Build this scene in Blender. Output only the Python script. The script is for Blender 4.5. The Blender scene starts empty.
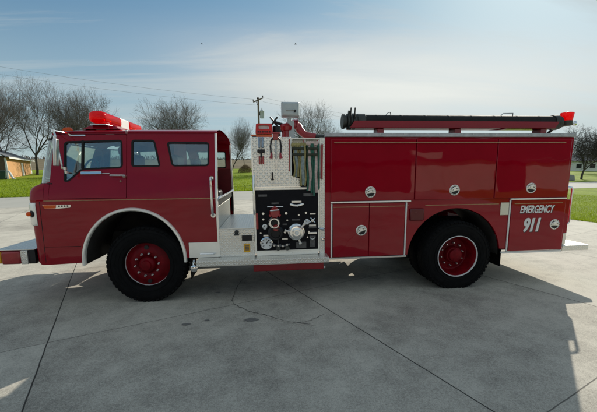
import bpy, bmesh, math, random
from mathutils import Vector, Matrix
from mathutils.geometry import delaunay_2d_cdt
R = math.radians
sc = bpy.context.scene
col = sc.collection
random.seed(7)

# ------------------------------------------------------------------ materials
def new_mat(name):
    m = bpy.data.materials.new(name); m.use_nodes = True
    nt = m.node_tree
    return m, nt, nt.nodes['Principled BSDF'], nt.nodes['Material Output']

def N(nt, t, **kw):
    n = nt.nodes.new(t)
    for k, v in kw.items():
        setattr(n, k, v)
    return n

def L(nt, a, b): nt.links.new(a, b)

def math_node(nt, op, a, b=None, c=None, clamp=False):
    n = N(nt, 'ShaderNodeMath', operation=op); n.use_clamp = clamp
    for i, v in enumerate((a, b, c)):
        if v is None: continue
        if isinstance(v, (int, float)): n.inputs[i].default_value = v
        else: L(nt, v, n.inputs[i])
    return n.outputs[0]

def ramp(nt, fac, stops):
    r = N(nt, 'ShaderNodeValToRGB')
    el = r.color_ramp.elements
    while len(el) < len(stops): el.new(0.5)
    for e, (p, c) in zip(el, stops):
        e.position = p; e.color = (*c, 1) if len(c) == 3 else c
    L(nt, fac, r.inputs[0]); return r.outputs[0]

def noise(nt, scale, detail=4, rough=.55, vec=None, dims='3D'):
    n = N(nt, 'ShaderNodeTexNoise'); n.inputs['Scale'].default_value = scale
    n.inputs['Detail'].default_value = detail; n.inputs['Roughness'].default_value = rough
    if vec is not None: L(nt, vec, n.inputs['Vector'])
    return n.outputs['Fac']

def coords(nt): return N(nt, 'ShaderNodeTexCoord').outputs['Object']

def mixc(nt, fac, a, b):
    n = N(nt, 'ShaderNodeMix', data_type='RGBA')
    if isinstance(fac, (int, float)): n.inputs[0].default_value = fac
    else: L(nt, fac, n.inputs[0])
    for v, s in ((a, n.inputs[6]), (b, n.inputs[7])):
        if isinstance(v, tuple): s.default_value = (*v, 1)
        else: L(nt, v, s)
    return n.outputs[2]

def bump(nt, bsdf, h, strength=.3, dist=.01, sock='Normal'):
    b = N(nt, 'ShaderNodeBump'); b.inputs['Strength'].default_value = strength
    b.inputs['Distance'].default_value = dist
    L(nt, h, b.inputs['Height']); L(nt, b.outputs[0], bsdf.inputs[sock]); return b

def simple(name, c, rough=.5, metal=0., var=.15, scale=8., bs=0., bd=.004, coat=0., spec=.5, rvar=.1):
    m, nt, p, o = new_mat(name)
    co = coords(nt)
    f = noise(nt, scale, 5, .6, co)
    d = tuple(max(0, x*(1-var)) for x in c); u = tuple(min(1, x*(1+var)) for x in c)
    L(nt, ramp(nt, f, [(.3, d), (.7, u)]), p.inputs['Base Color'])
    p.inputs['Metallic'].default_value = metal
    p.inputs['Specular IOR Level'].default_value = spec
    g = noise(nt, scale*.6, 4, .6, co)
    L(nt, math_node(nt, 'MULTIPLY_ADD', g, rvar*2, rough-rvar, True), p.inputs['Roughness'])
    p.inputs['Coat Weight'].default_value = coat; p.inputs['Coat Roughness'].default_value = .04
    if bs: bump(nt, p, noise(nt, scale*6, 4, .6, co), bs, bd)
    return m

def paint_mat():
    m, nt, p, o = new_mat('red_paint')
    co = coords(nt)
    f = noise(nt, 1.3, 4, .6, co)
    L(nt, ramp(nt, f, [(.3, (.235, .0010, .0095)), (.7, (.285, .0018, .012))]), p.inputs['Base Color'])
    p.inputs['Roughness'].default_value = .42
    p.inputs['Specular IOR Level'].default_value = .0
    p.inputs['Coat Weight'].default_value = .75
    g = noise(nt, 3, 5, .65, co)
    L(nt, math_node(nt, 'MULTIPLY_ADD', g, .05, .0), p.inputs['Coat Roughness'])
    w = noise(nt, 1.6, 2, .4, co)
    b = N(nt, 'ShaderNodeBump'); b.inputs['Strength'].default_value = .16; b.inputs['Distance'].default_value = .03
    L(nt, w, b.inputs['Height']); L(nt, b.outputs[0], p.inputs['Coat Normal'])
    return m

def tread_mat(name, ax, base=(1.0, .985, .93), rough=.42, cell=.036):
    """raised lozenge bars, alternately leaning left and right"""
    m, nt, p, o = new_mat(name)
    co = coords(nt)
    s = N(nt, 'ShaderNodeSeparateXYZ'); L(nt, co, s.inputs[0])
    u = math_node(nt, 'DIVIDE', s.outputs[ax[0]], cell); v = math_node(nt, 'DIVIDE', s.outputs[ax[1]], cell)
    cu = math_node(nt, 'FLOOR', u); cv = math_node(nt, 'FLOOR', v)
    par = math_node(nt, 'MODULO', math_node(nt, 'ADD', math_node(nt, 'ADD', cu, cv), 2000), 2)
    sg = math_node(nt, 'MULTIPLY_ADD', par, 2, -1)
    fu = math_node(nt, 'SUBTRACT', math_node(nt, 'SUBTRACT', u, cu), .5)
    fv = math_node(nt, 'SUBTRACT', math_node(nt, 'SUBTRACT', v, cv), .5)
    fv = math_node(nt, 'MULTIPLY', fv, sg)
    a = math_node(nt, 'MULTIPLY', math_node(nt, 'ADD', fu, fv), .7071)
    b = math_node(nt, 'MULTIPLY', math_node(nt, 'SUBTRACT', fu, fv), .7071)
    e = math_node(nt, 'ADD', math_node(nt, 'POWER', math_node(nt, 'ABSOLUTE', math_node(nt, 'DIVIDE', a, .5)), 2),
                  math_node(nt, 'POWER', math_node(nt, 'ABSOLUTE', math_node(nt, 'DIVIDE', b, .17)), 2))
    h = math_node(nt, 'SUBTRACT', 1.15, e, None, True)
    f = noise(nt, 5, 5, .65, co)
    c = mixc(nt, h, ramp(nt, f, [(.25, tuple(x*.66 for x in base)), (.75, tuple(x*.86 for x in base))]), base)
    L(nt, c, p.inputs['Base Color'])
    p.inputs['Metallic'].default_value = .88
    L(nt, math_node(nt, 'MULTIPLY_ADD', f, .2, rough-.18), p.inputs['Roughness'])
    bump(nt, p, h, .8, .006)
    return m

def lens_mat(name, c, trans=.55):
    m, nt, p, o = new_mat(name)
    p.inputs['Base Color'].default_value = (*c, 1); p.inputs['Roughness'].default_value = .12
    p.inputs['Coat Weight'].default_value = .6
    co = coords(nt)
    w = N(nt, 'ShaderNodeTexWave'); w.inputs['Scale'].default_value = 22; L(nt, co, w.inputs['Vector'])
    bump(nt, p, w.outputs['Fac'], .25, .004)
    t = N(nt, 'ShaderNodeBsdfTranslucent'); t.inputs[0].default_value = (*c, 1)
    mx = N(nt, 'ShaderNodeMixShader'); mx.inputs[0].default_value = trans
    L(nt, p.outputs[0], mx.inputs[1]); L(nt, t.outputs[0], mx.inputs[2])
    tp = N(nt, 'ShaderNodeBsdfTransparent'); tp.inputs[0].default_value = (*[min(1, x*1.2) for x in c], 1)
    m2 = N(nt, 'ShaderNodeMixShader'); m2.inputs[0].default_value = .3
    L(nt, mx.outputs[0], m2.inputs[1]); L(nt, tp.outputs[0], m2.inputs[2]); L(nt, m2.outputs[0], o.inputs[0])
    return m

def glass_mat(name, tint, rough=.02, extra=.04):
    m, nt, p, o = new_mat(name)
    nt.nodes.remove(p)
    t = N(nt, 'ShaderNodeBsdfTransparent'); t.inputs[0].default_value = (*tint, 1)
    g = N(nt, 'ShaderNodeBsdfGlossy'); g.inputs['Roughness'].default_value = rough
    g.inputs[0].default_value = (.95, .98, .95, 1)
    f = N(nt, 'ShaderNodeFresnel'); f.inputs[0].default_value = 1.5
    w = noise(nt, 2.2, 2, .4, coords(nt)); b = N(nt, 'ShaderNodeBump'); b.inputs['Strength'].default_value = .08
    b.inputs['Distance'].default_value = .02; L(nt, w, b.inputs['Height']); L(nt, b.outputs[0], g.inputs['Normal'])
    fac = math_node(nt, 'MULTIPLY_ADD', f.outputs[0], 1.6, extra, True)
    mx = N(nt, 'ShaderNodeMixShader'); L(nt, fac, mx.inputs[0])
    L(nt, t.outputs[0], mx.inputs[1]); L(nt, g.outputs[0], mx.inputs[2]); L(nt, mx.outputs[0], o.inputs[0])
    return m

M = {}
M['paint'] = paint_mat()
M['chrome'] = simple('chrome', (.78, .78, .78), .12, 1., .06, 4, rvar=.06)
M['alu'] = simple('brushed_aluminium', (.72, .72, .71), .3, 1., .1, 6, .08)
M['bright'] = simple('bright_trim', (.93, .90, .83), .25, .3, .06, 5, rvar=.08)
M['polished'] = simple('polished_aluminium', (.82, .81, .78), .24, 1., .06, 3, rvar=.08)
M['rail'] = simple('weathered_aluminium', (.42, .43, .45), .45, .9, .2, 9, .1)
M['tread_xz'] = tread_mat('treadplate_upright', (0, 2))
M['tread_xy'] = tread_mat('treadplate_floor', (0, 1))
M['tread_yz'] = tread_mat('treadplate_cross', (1, 2))
M['rubber'] = simple('tyre_rubber', (.0045, .0045, .005), .8, 0, .4, 14, .25, .003, spec=.14)
M['black'] = simple('black_paint', (.012, .012, .014), .42, 0, .3, 8, spec=.35)
M['panel_black'] = simple('black_vinyl_panel', (.006, .006, .009), .55, 0, .3, 12, .15, .002, spec=.15)
M['dark'] = simple('chassis_black', (.018, .017, .016), .7, 0, .4, 6, .2, spec=.2)
M['seal'] = simple('window_rubber', (.008, .008, .009), .6, 0, .2, 9, spec=.25)
M['vinyl'] = simple('seat_vinyl', (.018, .02, .021), .5, 0, .25, 9, .2)
M['interior'] = simple('cab_lining', (.26, .28, .28), .8, 0, .2, 6)
M['interior_red'] = simple('canopy_lining', (.17, .008, .013), .55, 0, .2, 5)
M['glass'] = glass_mat('window_glass', (.86, .93, .90), .015, .11)
M['windscreen'] = glass_mat('windscreen_glass', (.70, .84, .80), .02, .18)
M['red_lens'] = lens_mat('red_lens', (.85, .006, .012))
M['amber'] = lens_mat('amber_lens', (.9, .2, .02), .4)
M['white_plastic'] = simple('white_plastic', (.75, .75, .72), .4, 0, .06, 6)
M['cream'] = simple('cream_reflector', (.72, .68, .54), .4, 0, .06, 9)
M['gold'] = simple('gold_pinstripe', (.36, .22, .12), .35, .4, .2, 20)
M['grey_housing'] = simple('grey_lamp_housing', (.42, .46, .46), .4, .4, .1, 6)
M['hosegrey'] = simple('suction_hose_rubber', (.012, .013, .013), .7, 0, .3, 10, .2, spec=.3)
M['coupling'] = simple('dull_coupling_metal', (.06, .065, .062), .5, .6, .35, 9, .15)
M['orange'] = simple('orange_plastic', (.62, .10, .02), .45, 0, .1, 10)
M['redplastic'] = simple('red_plastic', (.55, .012, .012), .4, 0, .1, 10)
M['red_metal'] = simple('red_enamel', (.3, .006, .012), .3, 0, .15, 10, coat=.4)
M['marker_red'] = simple('dark_red_lens', (.10, .002, .006), .25, 0, .1, 9)
M['letter'] = simple('white_lettering', (.72, .72, .72), .4, 0, .08, 30)
M['letter_shadow'] = simple('lettering_shadow', (.012, .01, .012), .5)
M['yellow'] = simple('yellow_tag', (.72, .38, .02), .5, 0, .12, 30)
M['plate_grey'] = simple('engraved_plate', (.10, .10, .105), .45, .5, .3, 40)
M['wheel_red'] = simple('red_wheel_paint', (.15, .0015, .006), .45, 0, .35, 9, .05, spec=.15)
M['h_yellow'] = simple('yellow_hose_jacket', (.30, .26, .11), .9, 0, .35, 30, .3)
M['h_grey'] = simple('grey_hose_jacket', (.24, .29, .29), .9, 0, .3, 30, .3)
M['h_green'] = simple('green_hose_jacket', (.03, .12, .085), .9, 0, .35, 30, .3)
M['h_pink'] = simple('faded_pink_hose_jacket', (.55, .42, .39), .9, 0, .25, 30, .3)
M['strap'] = simple('dark_strap', (.03, .035, .02), .8, 0, .2, 20)
M['blue_metal'] = simple('steel_blue', (.22, .3, .42), .35, .8, .2, 20)
M['steel'] = simple('bright_steel', (.6, .6, .6), .3, 1, .15, 20)

# ------------------------------------------------------------------ mesh building
class MB:
    def __init__(self): self.v = []; self.f = []
    def add(self, vs, fs):
        n = len(self.v); self.v += [Vector(p) for p in vs]; self.f += [[i+n for i in f] for f in fs]; return self
    def box(self, x0, x1, y0, y1, z0, z1):
        return self.add([(x, y, z) for x in (x0, x1) for y in (y0, y1) for z in (z0, z1)],
                        [(0, 1, 3, 2), (4, 6, 7, 5), (0, 4, 5, 1), (2, 3, 7, 6), (0, 2, 6, 4), (1, 5, 7, 3)])
    def tube(self, pts, r, n=10, caps=True):
        pts = [Vector(p) for p in pts]
        rs = r if isinstance(r, (list, tuple)) else [r]*len(pts)
        vs, fs = [], []; prev = None
        for i, p in enumerate(pts):
            d = (pts[min(i+1, len(pts)-1)] - pts[max(i-1, 0)])
            d = d.normalized() if d.length > 1e-9 else Vector((0, 0, 1))
            a = prev if prev is not None else (Vector((0, 0, 1)) if abs(d.z) < .9 else Vector((1, 0, 0)))
            u = (a - d*a.dot(d)).normalized(); w = d.cross(u); prev = u
            for k in range(n):
                t = 2*math.pi*k/n
                vs.append(p + (u*math.cos(t) + w*math.sin(t))*rs[i])
        for i in range(len(pts)-1):
            for k in range(n):
                k2 = (k+1) % n
                fs.append((i*n+k, i*n+k2, (i+1)*n+k2, (i+1)*n+k))
        if caps:
            fs.append(tuple(range(n-1, -1, -1))); fs.append(tuple(range((len(pts)-1)*n, len(pts)*n)))
        return self.add(vs, fs)
    def lathe(self, prof, axis='Y', c=(0, 0, 0), n=48, closed=False, cap0=True, cap1=True):
        """prof: list of (radius, axial)"""
        vs, fs = [], []
        for (r, a) in prof:
            for k in range(n):
                t = 2*math.pi*k/n; s, q = r*math.cos(t), r*math.sin(t)
                p = {'Y': (s, a, q), 'Z': (s, q, a), 'X': (a, s, q)}[axis]
                vs.append((p[0]+c[0], p[1]+c[1], p[2]+c[2]))
        m = len(prof)
        for i in range(m if closed else m-1):
            j = (i+1) % m
            for k in range(n):
                k2 = (k+1) % n; fs.append((i*n+k, i*n+k2, j*n+k2, j*n+k))
        if not closed and cap0: fs.append(tuple(range(n)))
        if not closed and cap1: fs.append(tuple(range((m-1)*n, m*n)))
        return self.add(vs, fs)
    def panel(self, outer, holes, fn):
        """flat polygon with holes; fn(u, v, side) -> point, side 0 outside / 1 inside"""
        pts, edges = [], []
        for loop in [outer]+list(holes):
            n0 = len(pts); pts += [Vector((p[0], p[1])) for p in loop]
            edges += [(n0+i, n0+(i+1) % len(loop)) for i in range(len(loop))]
        ov, oe, of, *_ = delaunay_2d_cdt(pts, edges, [], 0, 1e-6)
        def inside(p, poly):
            c = False; j = len(poly)-1
            for i in range(len(poly)):
                xi, yi = poly[i]; xj, yj = poly[j]
                if (yi > p[1]) != (yj > p[1]) and p[0] < (xj-xi)*(p[1]-yi)/(yj-yi)+xi: c = not c
                j = i
            return c
        faces = []
        for f in of:
            ce = sum((ov[i] for i in f), Vector((0, 0)))/len(f)
            if inside(ce, outer) and not any(inside(ce, h) for h in holes): faces.append(tuple(f))
        n = len(ov); vs = [fn(p[0], p[1], 0) for p in ov]+[fn(p[0], p[1], 1) for p in ov]
        fs = list(faces)+[tuple(i+n for i in reversed(f)) for f in faces]
        cnt = {}
        for f in faces:
            for i in range(len(f)):
                a, b = f[i], f[(i+1) % len(f)]; cnt.setdefault((min(a, b), max(a, b)), []).append((a, b))
        for e, l in cnt.items():
            if len(l) == 1: a, b = l[0]; fs.append((b, a, a+n, b+n))
        return self.add(vs, fs)
    def loft(self, rings, close=False, caps=False):
        n = len(rings[0]); vs = [p for r in rings for p in r]; fs = []
        for i in range(len(rings)-1):
            for k in range(n if close else n-1):
                k2 = (k+1) % n; fs.append((i*n+k, i*n+k2, (i+1)*n+k2, (i+1)*n+k))
        if caps: fs.append(tuple(range(n))); fs.append(tuple(range((len(rings)-1)*n, len(rings)*n)))
        return self.add(vs, fs)
    def xf(self, mat, start=0):
        for i in range(start, len(self.v)): self.v[i] = mat @ self.v[i]
        return self
    def build(self, name, m, parent=None, bevel=0, smooth=35, loc=None, solid=0, recalc=True):
        me = bpy.data.meshes.new(name); me.from_pydata(self.v, [], self.f)
        if recalc:
            bm = bmesh.new(); bm.from_mesh(me); bmesh.ops.recalc_face_normals(bm, faces=bm.faces); bm.to_mesh(me); bm.free()
        me.materials.append(M[m] if isinstance(m, str) else m)
        if smooth:
            me.polygons.foreach_set('use_smooth', [True]*len(me.polygons)); me.set_sharp_from_angle(angle=R(smooth))
        o = bpy.data.objects.new(name, me); col.objects.link(o)
        if parent: o.parent = parent
        if loc: o.location = loc
        if solid:
            s = o.modifiers.new('solid', 'SOLIDIFY'); s.thickness = solid; s.offset = -1
        if bevel:
            b = o.modifiers.new('bevel', 'BEVEL'); b.width = bevel; b.segments = 2; b.limit_method = 'ANGLE'; b.angle_limit = R(40)
            b.harden_normals = False
        return o

def B(name, m, parent, x0, x1, y0, y1, z0, z1, bevel=.004):
    return MB().box(x0, x1, y0, y1, z0, z1).build(name, m, parent, bevel)

def rnd(poly, r, n=5):
    out = []; k = len(poly)
    for i in range(k):
        p = Vector(poly[i]); a = Vector(poly[i-1]); b = Vector(poly[(i+1) % k])
        ri = r[i] if isinstance(r, (list, tuple)) else r
        da, db = (a-p), (b-p); t = min(ri, da.length*.45, db.length*.45)
        if t < 1e-5: out.append(tuple(p)); continue
        p0 = p+da.normalized()*t; p1 = p+db.normalized()*t
        for j in range(n+1):
            s = j/n; out.append(tuple(p0*(1-s)**2+p*2*s*(1-s)+p1*s*s))
    return out

def inset(poly, d):
    c = sum((Vector(p) for p in poly), Vector((0, 0)))/len(poly); k = len(poly); out = []
    area = sum(poly[i][0]*poly[(i+1) % k][1]-poly[(i+1) % k][0]*poly[i][1] for i in range(k))
    s = 1 if area > 0 else -1
    for i in range(k):
        p = Vector(poly[i]); a = Vector(poly[i-1]); b = Vector(poly[(i+1) % k])
        n1 = (p-a).normalized(); n2 = (b-p).normalized()
        n = Vector((-(n1.y+n2.y), n1.x+n2.x))*s
        if n.length > 1e-6: n.normalize()
        out.append(tuple(p+n*d))
    return out

def tag(o, label=None, cat=None, group=None, kind=None):
    if label: o['label'] = label
    if cat: o['category'] = cat
    if group: o['group'] = group
    if kind: o['kind'] = kind
    return o

def thing(name, label, cat, loc=(0, 0, 0), group=None, rotz=0):
    o = bpy.data.objects.new(name, None); col.objects.link(o); o.location = loc; o.rotation_euler.z = rotz
    return tag(o, label, cat, group)

def copy_tree(o, parent=None):
    c = o.copy(); col.objects.link(c); c.parent = parent
    for ch in [x for x in bpy.data.objects if x.parent == o]: copy_tree(ch, c)
    return c

# ================================================================== THE FIRE ENGINE
W = 2.4
fe = thing('fire_engine', 'dark red fire engine with a flat-nosed canopy cab and pump panel, parked side-on', 'fire engine')
def mir(p): return (p[0], W-p[1], p[2])
BELT, TOP, LEAN = 1.46, 2.36, .2
def ly(z): return LEAN*(z-BELT)/.86 if z > BELT else 0.

# ---- cab: lower flanks, leaning upper flanks, nose and roof
def arch(cx, cz, rx, rz, a0=0, a1=180, n=24):
    return [(cx+rx*math.cos(R(a0+(a1-a0)*i/n)), cz+rz*math.sin(R(a0+(a1-a0)*i/n))) for i in range(n+1)]
FA = arch(-.162, .60, .655, .70)
lower = [(-1.25, BELT), (-1.25, .585), (-.817, .60)] + FA[::-1] + [(.493, .60), (.493, .618), (.56, .618), (.56, .835), (.965, .835), (.965, BELT)]
DOORX = -.209
door_outer = rnd([(-1.19, BELT+.012), (DOORX-.006, BELT+.012), (DOORX-.006, 2.312), (-1.13, 2.312)], [.02, .01, .02, .06])
door_win = rnd([(-1.01, 2.222), (-.268, 2.244), (-.255, 1.862), (-.775, 1.845), (-.938, 1.69), (-1.0, 1.69)], [.06, .05, .06, .05, .04, .03])
win2 = rnd([(-.15, 2.244), (.155, 2.244), (.232, 1.878), (-.15, 1.878)], [.04, .05, .04, .04])
win3 = rnd([(.31, 2.216), (.884, 2.211), (.875, 1.880), (.378, 1.880)], [.05, .05, .05, .05])
upper = [(-1.25, BELT), (.965, BELT), (.965, 2.335), (-1.09, 2.335), (-1.145, 2.27), (-1.15, 2.0), (-1.145, 1.70), (-1.25, 1.67)]
door_hole = rnd([(-1.196, BELT+.006), (DOORX, BELT+.006), (DOORX, 2.318), (-1.136, 2.318)], [.02, .01, .02, .06])
def flank(far):
    s = lambda p: mir(p) if far else p
    mb = MB()
    mb.panel(lower, [], lambda u, v, k: s((u, .03*k, v)))
    mb.panel(upper, [door_hole, win2, win3], lambda u, v, k: s((u, ly(v)+.03*k, v)))
    return mb
cab = flank(False)
f2 = flank(True); cab.add(f2.v, f2.f)
# nose rings
def nose_ring(xf, zz, bow=.05, Rr=.10, y0=0.):
    D = abs(xf)-1.25; pts = [(-1.25, y0, zz)]
    for i in range(1, 11):
        t = math.pi/2*i/10
        pts.append((-1.25-D*math.sin(t)**.62, y0+Rr*(1-math.cos(t))**1.15, zz))
    ye = y0+Rr
    for i in range(1, 8):
        y = ye+(W/2-ye)*i/7; q = (y-ye)/(W/2-ye); pts.append((xf-bow*math.sin(q*math.pi/2), y, zz))
    return pts + [mir(p) for p in pts[-2::-1]]
rings = [nose_ring(x, z) for x, z in ((-1.42, .585), (-1.448, .62), (-1.455, .9), (-1.458, 1.12), (-1.465, 1.44), (-1.466, 1.46))]
rings += [nose_ring(x, z, y0=y) for x, z, y in ((-1.464, 1.52, .012), (-1.458, 1.57, .022), (-1.435, 1.615, .033), (-1.38, 1.645, .042), (-1.33, 1.663, .048), (-1.27, 1.672, .05))]
cab.loft(rings)
# cowl shelf behind nose up to the windscreen foot
cab.box(-1.28, -1.13, .06, W-.06, 1.60, 1.675)
# roof: crowned cross sections
def roof_ring(x, zs, crown, ys):
    pts = []
    for i in range(25):
        y = ys+(W-2*ys)*i/24; q = abs((y-W/2)/(W/2-ys))
        pts.append((x, y, zs+crown*(1-q**3.2)))
    return pts
rr = [roof_ring(x, z, c, y) for x, z, c, y in ((-1.30, 2.23, .03, .42), (-1.25, 2.29, .05, .33), (-1.17, 2.325, .07, .26), (-1.09, 2.337, .085, .205), (-.95, 2.343, .095, .203), (-.3, 2.345, .10, .203), (.4, 2.345, .10, .203), (.98, 2.345, .10, .203))]
cab.loft(rr)
rr2 = [[(p[0], p[1], p[2]-.03) for p in r] for r in rr[2:]]; cab.loft(rr2)
# front edge of the roof over the windscreen, and side gutter
o_cab = cab.build('cab', 'paint', fe, recalc=True)
for far in (0, 1):
    s = mir if far else (lambda p: p)
    MB().tube([s((x, y, z)) for x, y, z in ((-1.17, .235, 2.318), (-1.09, .197, 2.337), (-.9, .195, 2.345), (.99, .195, 2.345))], .014, 6).build('rain_gutter', 'paint', fe)

# door (near and far)
for far in (0, 1):
    s = mir if far else (lambda p: p)
    d = MB().panel(door_outer, [door_win], lambda u, v, k: s((u, ly(v)-.003+.03*k, v))).build('door', 'paint', fe)
    MB().panel(door_win, [inset(door_win, .022)], lambda u, v, k: s((u, ly(v)-.007+.03*k, v))).build('window_seal', 'seal', d)
    MB().box(-.783, -.757, 0, 0, 0, 0)
    v = MB()
    v.add([s((x, ly(z)-.006+.028*k, z)) for x in (-.787, -.760) for z in (1.86, 2.235) for k in (0, 1)],
          [(0, 1, 3, 2), (4, 6, 7, 5), (0, 4, 5, 1), (2, 3, 7, 6), (0, 2, 6, 4), (1, 5, 7, 3)])
    v.build('quarter_light_bar', 'seal', d)
    MB().panel(inset(door_win, .015), [], lambda u, v, k: s((u, ly(v)+.008+.005*k, v))).build('pane', 'glass', d)
    h = MB().tube([s((x, ly(1.765)+y, z)) for x, y, z in ((-.40, 0, 1.769), (-.40, -.04, 1.769), (-.38, -.045, 1.769), (-.25, -.045, 1.767), (-.225, -.03, 1.765), (-.215, 0, 1.762))], .012, 8)
    h.tube([s((-.232, ly(1.762)-.004, 1.755)), s((-.232, ly(1.762)-.035, 1.755))], .022, 12)
    h.build('door_handle', 'chrome', d)
    MB().tube([s((-.283, ly(1.69), 1.69)), s((-.283, ly(1.69)-.014, 1.69))], .014, 12).build('door_lock', 'chrome', d)
    # wide bright pull strip under the window
    st = MB()
    for (x0, x1, z0, z1, t) in ((-.78, -.52, 1.785, 1.822, .03), (-.52, -.42, 1.788, 1.797, .02)):
        st.add([s((x, ly(z)-.004-t*k, z)) for x in (x0, x1) for z in (z0, z1) for k in (0, 1)],
               [(0, 1, 3, 2), (4, 6, 7, 5), (0, 4, 5, 1), (2, 3, 7, 6), (0, 2, 6, 4), (1, 5, 7, 3)])
    st.build('mirror_bracket', 'chrome', d, .006)
    for wn in (win2, win3):
        wo = MB().panel(wn, [inset(wn, .022)], lambda u, v, k: s((u, ly(v)-.005+.035*k, v))).build('side_window', 'seal', fe)
        MB().panel(inset(wn, .015), [], lambda u, v, k: s((u, ly(v)+.008+.005*k, v))).build('pane', 'glass', wo)
    # gold stripe on the belt
    B('pinstripe', 'gold', fe, -1.25, .955, *((-.0035, .004) if not far else (W-.004, W+.0035)), 1.439, 1.450, 0)
    # polished kick panel behind the wheel
    y0, y1 = ((-.002, .03) if not far else (W-.03, W+.002))
    k = B('kick_panel', 'bright', fe, .562, .962, y0, y1, .615, .832, .003)
    MB().tube([s((x, y, z)) for x, y, z in ((.71, 0, .668), (.72, -.05, .676), (.90, -.05, .676), (.925, 0, .672))], .013, 8).build('step_handle', 'chrome', k)
    # bright strip down the rear edge of the cab
    e = MB(); zz = [.62, 1.0, BELT, 1.7, 2.0, 2.36]
    e.loft([[s((.957, ly(z)-.006, z)), s((.985, ly(z)-.006, z)), s((.985, ly(z)+.04, z)), s((.957, ly(z)+.04, z))] for z in zz], True, True)
    e.build('corner_strip', 'bright', fe)
    # wheel arch trim: bright lip
    ra = []
    for i in range(41):
        a = R(-3+186*i/40); c, sn = math.cos(a), math.sin(a)
        pr = []
        for (dr, yy) in ((-.004, .034), (-.004, -.022), (.006, -.032), (.026, -.030), (.036, -.012), (.036, .004)):
            pr.append(s((-.162+(.655+dr)*c, yy, .60+(.70+dr)*sn)))
        ra.append(pr)
    MB().loft(ra, True, True).build('wheel_arch_trim', 'bright', fe)
    # inner wheel housing
    MB().loft([[s((-.162+.65*math.cos(R(a)), y, .60+.69*math.sin(R(a)))) for y in (.028, .75)] for a in range(-2, 183, 8)]).build('wheel_housing', 'dark', fe, solid=.01)
    # grab rail by the jump seat
    g = MB().tube([s(p) for p in ((.908, ly(1.72), 1.715), (.908, -.02, 1.72), (.909, -.045, 1.69), (.916, -.06, 1.24), (.917, -.05, 1.215), (.917, 0, 1.21))], .017, 10)
    g.tube([s((.917, .0, 1.21)), s((.917, -.012, 1.21))], .032, 12); g.tube([s((.908, ly(1.715), 1.715)), s((.908, ly(1.715)-.012, 1.715))], .032, 12)
    g.build('grab_rail', 'chrome', fe)
    # headlight bezel wrapped round the corner
    bz = []
    for z in (1.125, 1.42):
        pass
    ring = lambda z, o: [s((x-(o if i > 4 else o*.3), y-(o if i < 6 else 0), z)) for i, (x, y, _) in enumerate([p for p in nose_ring(-1.462, z)[2:13]])]
    zs = [1.12, 1.14, 1.2, 1.3, 1.4, 1.425]
    hb = MB().loft([ring(z, .013 if .0 < (i % 5) else .004) for i, z in enumerate(zs)]).build('headlight_bezel', 'bright', fe, solid=.012)
    lm = MB().lathe([(.085, 0), (.085, -.02), (.07, -.035), (.03, -.045), (.001, -.048)], 'X', (-1.475, 0, 0), 24)
    lm.xf(Matrix.Translation((0, (.30 if not far else W-.30), 1.275))); lm.build('headlight', 'white_plastic', hb)
    mk = MB().lathe([(.046, .012), (.046, -.008), (.036, -.014), (.02, -.016)], 'Y', (0, 0, 0), 20)
    mk.xf(Matrix.Translation(s((-1.42, .012, 1.278))) @ (Matrix.Rotation(R(-40 if not far else 220), 4, 'Z'))); mk.build('lamp_bezel', 'black', hb)
    am = MB().lathe([(.028, 0), (.03, -.018), (.027, -.034), (.016, -.044), (.002, -.047)], 'Y', (0, 0, 0), 16)
    am.xf(Matrix.Translation(s((-1.43, .0, 1.278))) @ (Matrix.Rotation(R(-52 if not far else 232), 4, 'Z'))); am.build('marker_lens', 'amber', hb)
    # amber side flasher with a chrome badge
    lf = MB().panel(rnd([(-1.262, 1.391), (-1.10, 1.390), (-1.11, 1.346), (-1.238, 1.346)], .008), [], lambda u, v, k: s((u, -.016+.02*k, v)))
    so = lf.build('side_flasher', 'amber', fe, .003)
    bd = MB().panel(rnd([(-1.268, 1.395), (-.915, 1.392), (-.925, 1.355), (-1.10, 1.342), (-1.24, 1.342)], .008), [], lambda u, v, k: s((u, -.008+.012*k, v)))
    bd.build('chrome_badge', 'chrome', so, .003)
    rv = MB()
    for i in range(4): rv.box(-1.07+.035*i, -1.055+.035*i, *((-.012, -.004) if not far else (W+.004, W+.012)), 1.365, 1.385)
    rv.build('badge_letters', 'black', so)
    # door / fender shut lines as fine dark rubber strips
    sm = MB(); sm.tube([s((-1.302, .002, 1.435)), s((-1.306, .0015, 1.2)), s((-1.315, .003, .62))], .0045, 5)
    sm.tube([s((-1.43, .1, .83)), s((-1.38, .03, .83)), s((-1.3, .003, .83)), s((-.85, -.001, .828))], .004, 5)
    sm.build('shut_line', 'seal', fe)
    # mirror: arms, tilted head
    mm = MB()
    mm.tube([s(p) for p in ((-1.10, .20, 2.335), (-1.06, .05, 2.33), (-.99, -.06, 2.33))], .012, 8)
    mm.tube([s(p) for p in ((-.93, .2, 2.31), (-.95, .06, 2.325), (-.99, -.06, 2.33))], .012, 8)
    mm.tube([s(p) for p in ((-.99, -.06, 2.33), (-.955, -.075, 2.2), (-.93, -.075, 1.86), (-.92, .0, 1.81), (-.90, .07, 1.80))], .011, 8)
    for z in (2.33, 2.25, 1.86, 1.815): mm.tube([s((-.99+.1*(2.33-z)/.5, -.07, z-.018)), s((-.99+.1*(2.33-z)/.5, -.07, z+.018))], .022, 8)
    mo = mm.build('mirror_arm', 'chrome', fe)
    hd = MB()
    hd.box(-.02, .02, -.05, .05, -.17, .17)
    hd.xf(Matrix.Translation(s((-.955, -.12 if not far else -.20, 2.06))) @ Matrix.Rotation(R(8 if not far else -8), 4, 'Z') @ Matrix.Rotation(R(5), 4, 'Y'))
    hd.build('mirror_head', 'alu', mo, .012)
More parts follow.
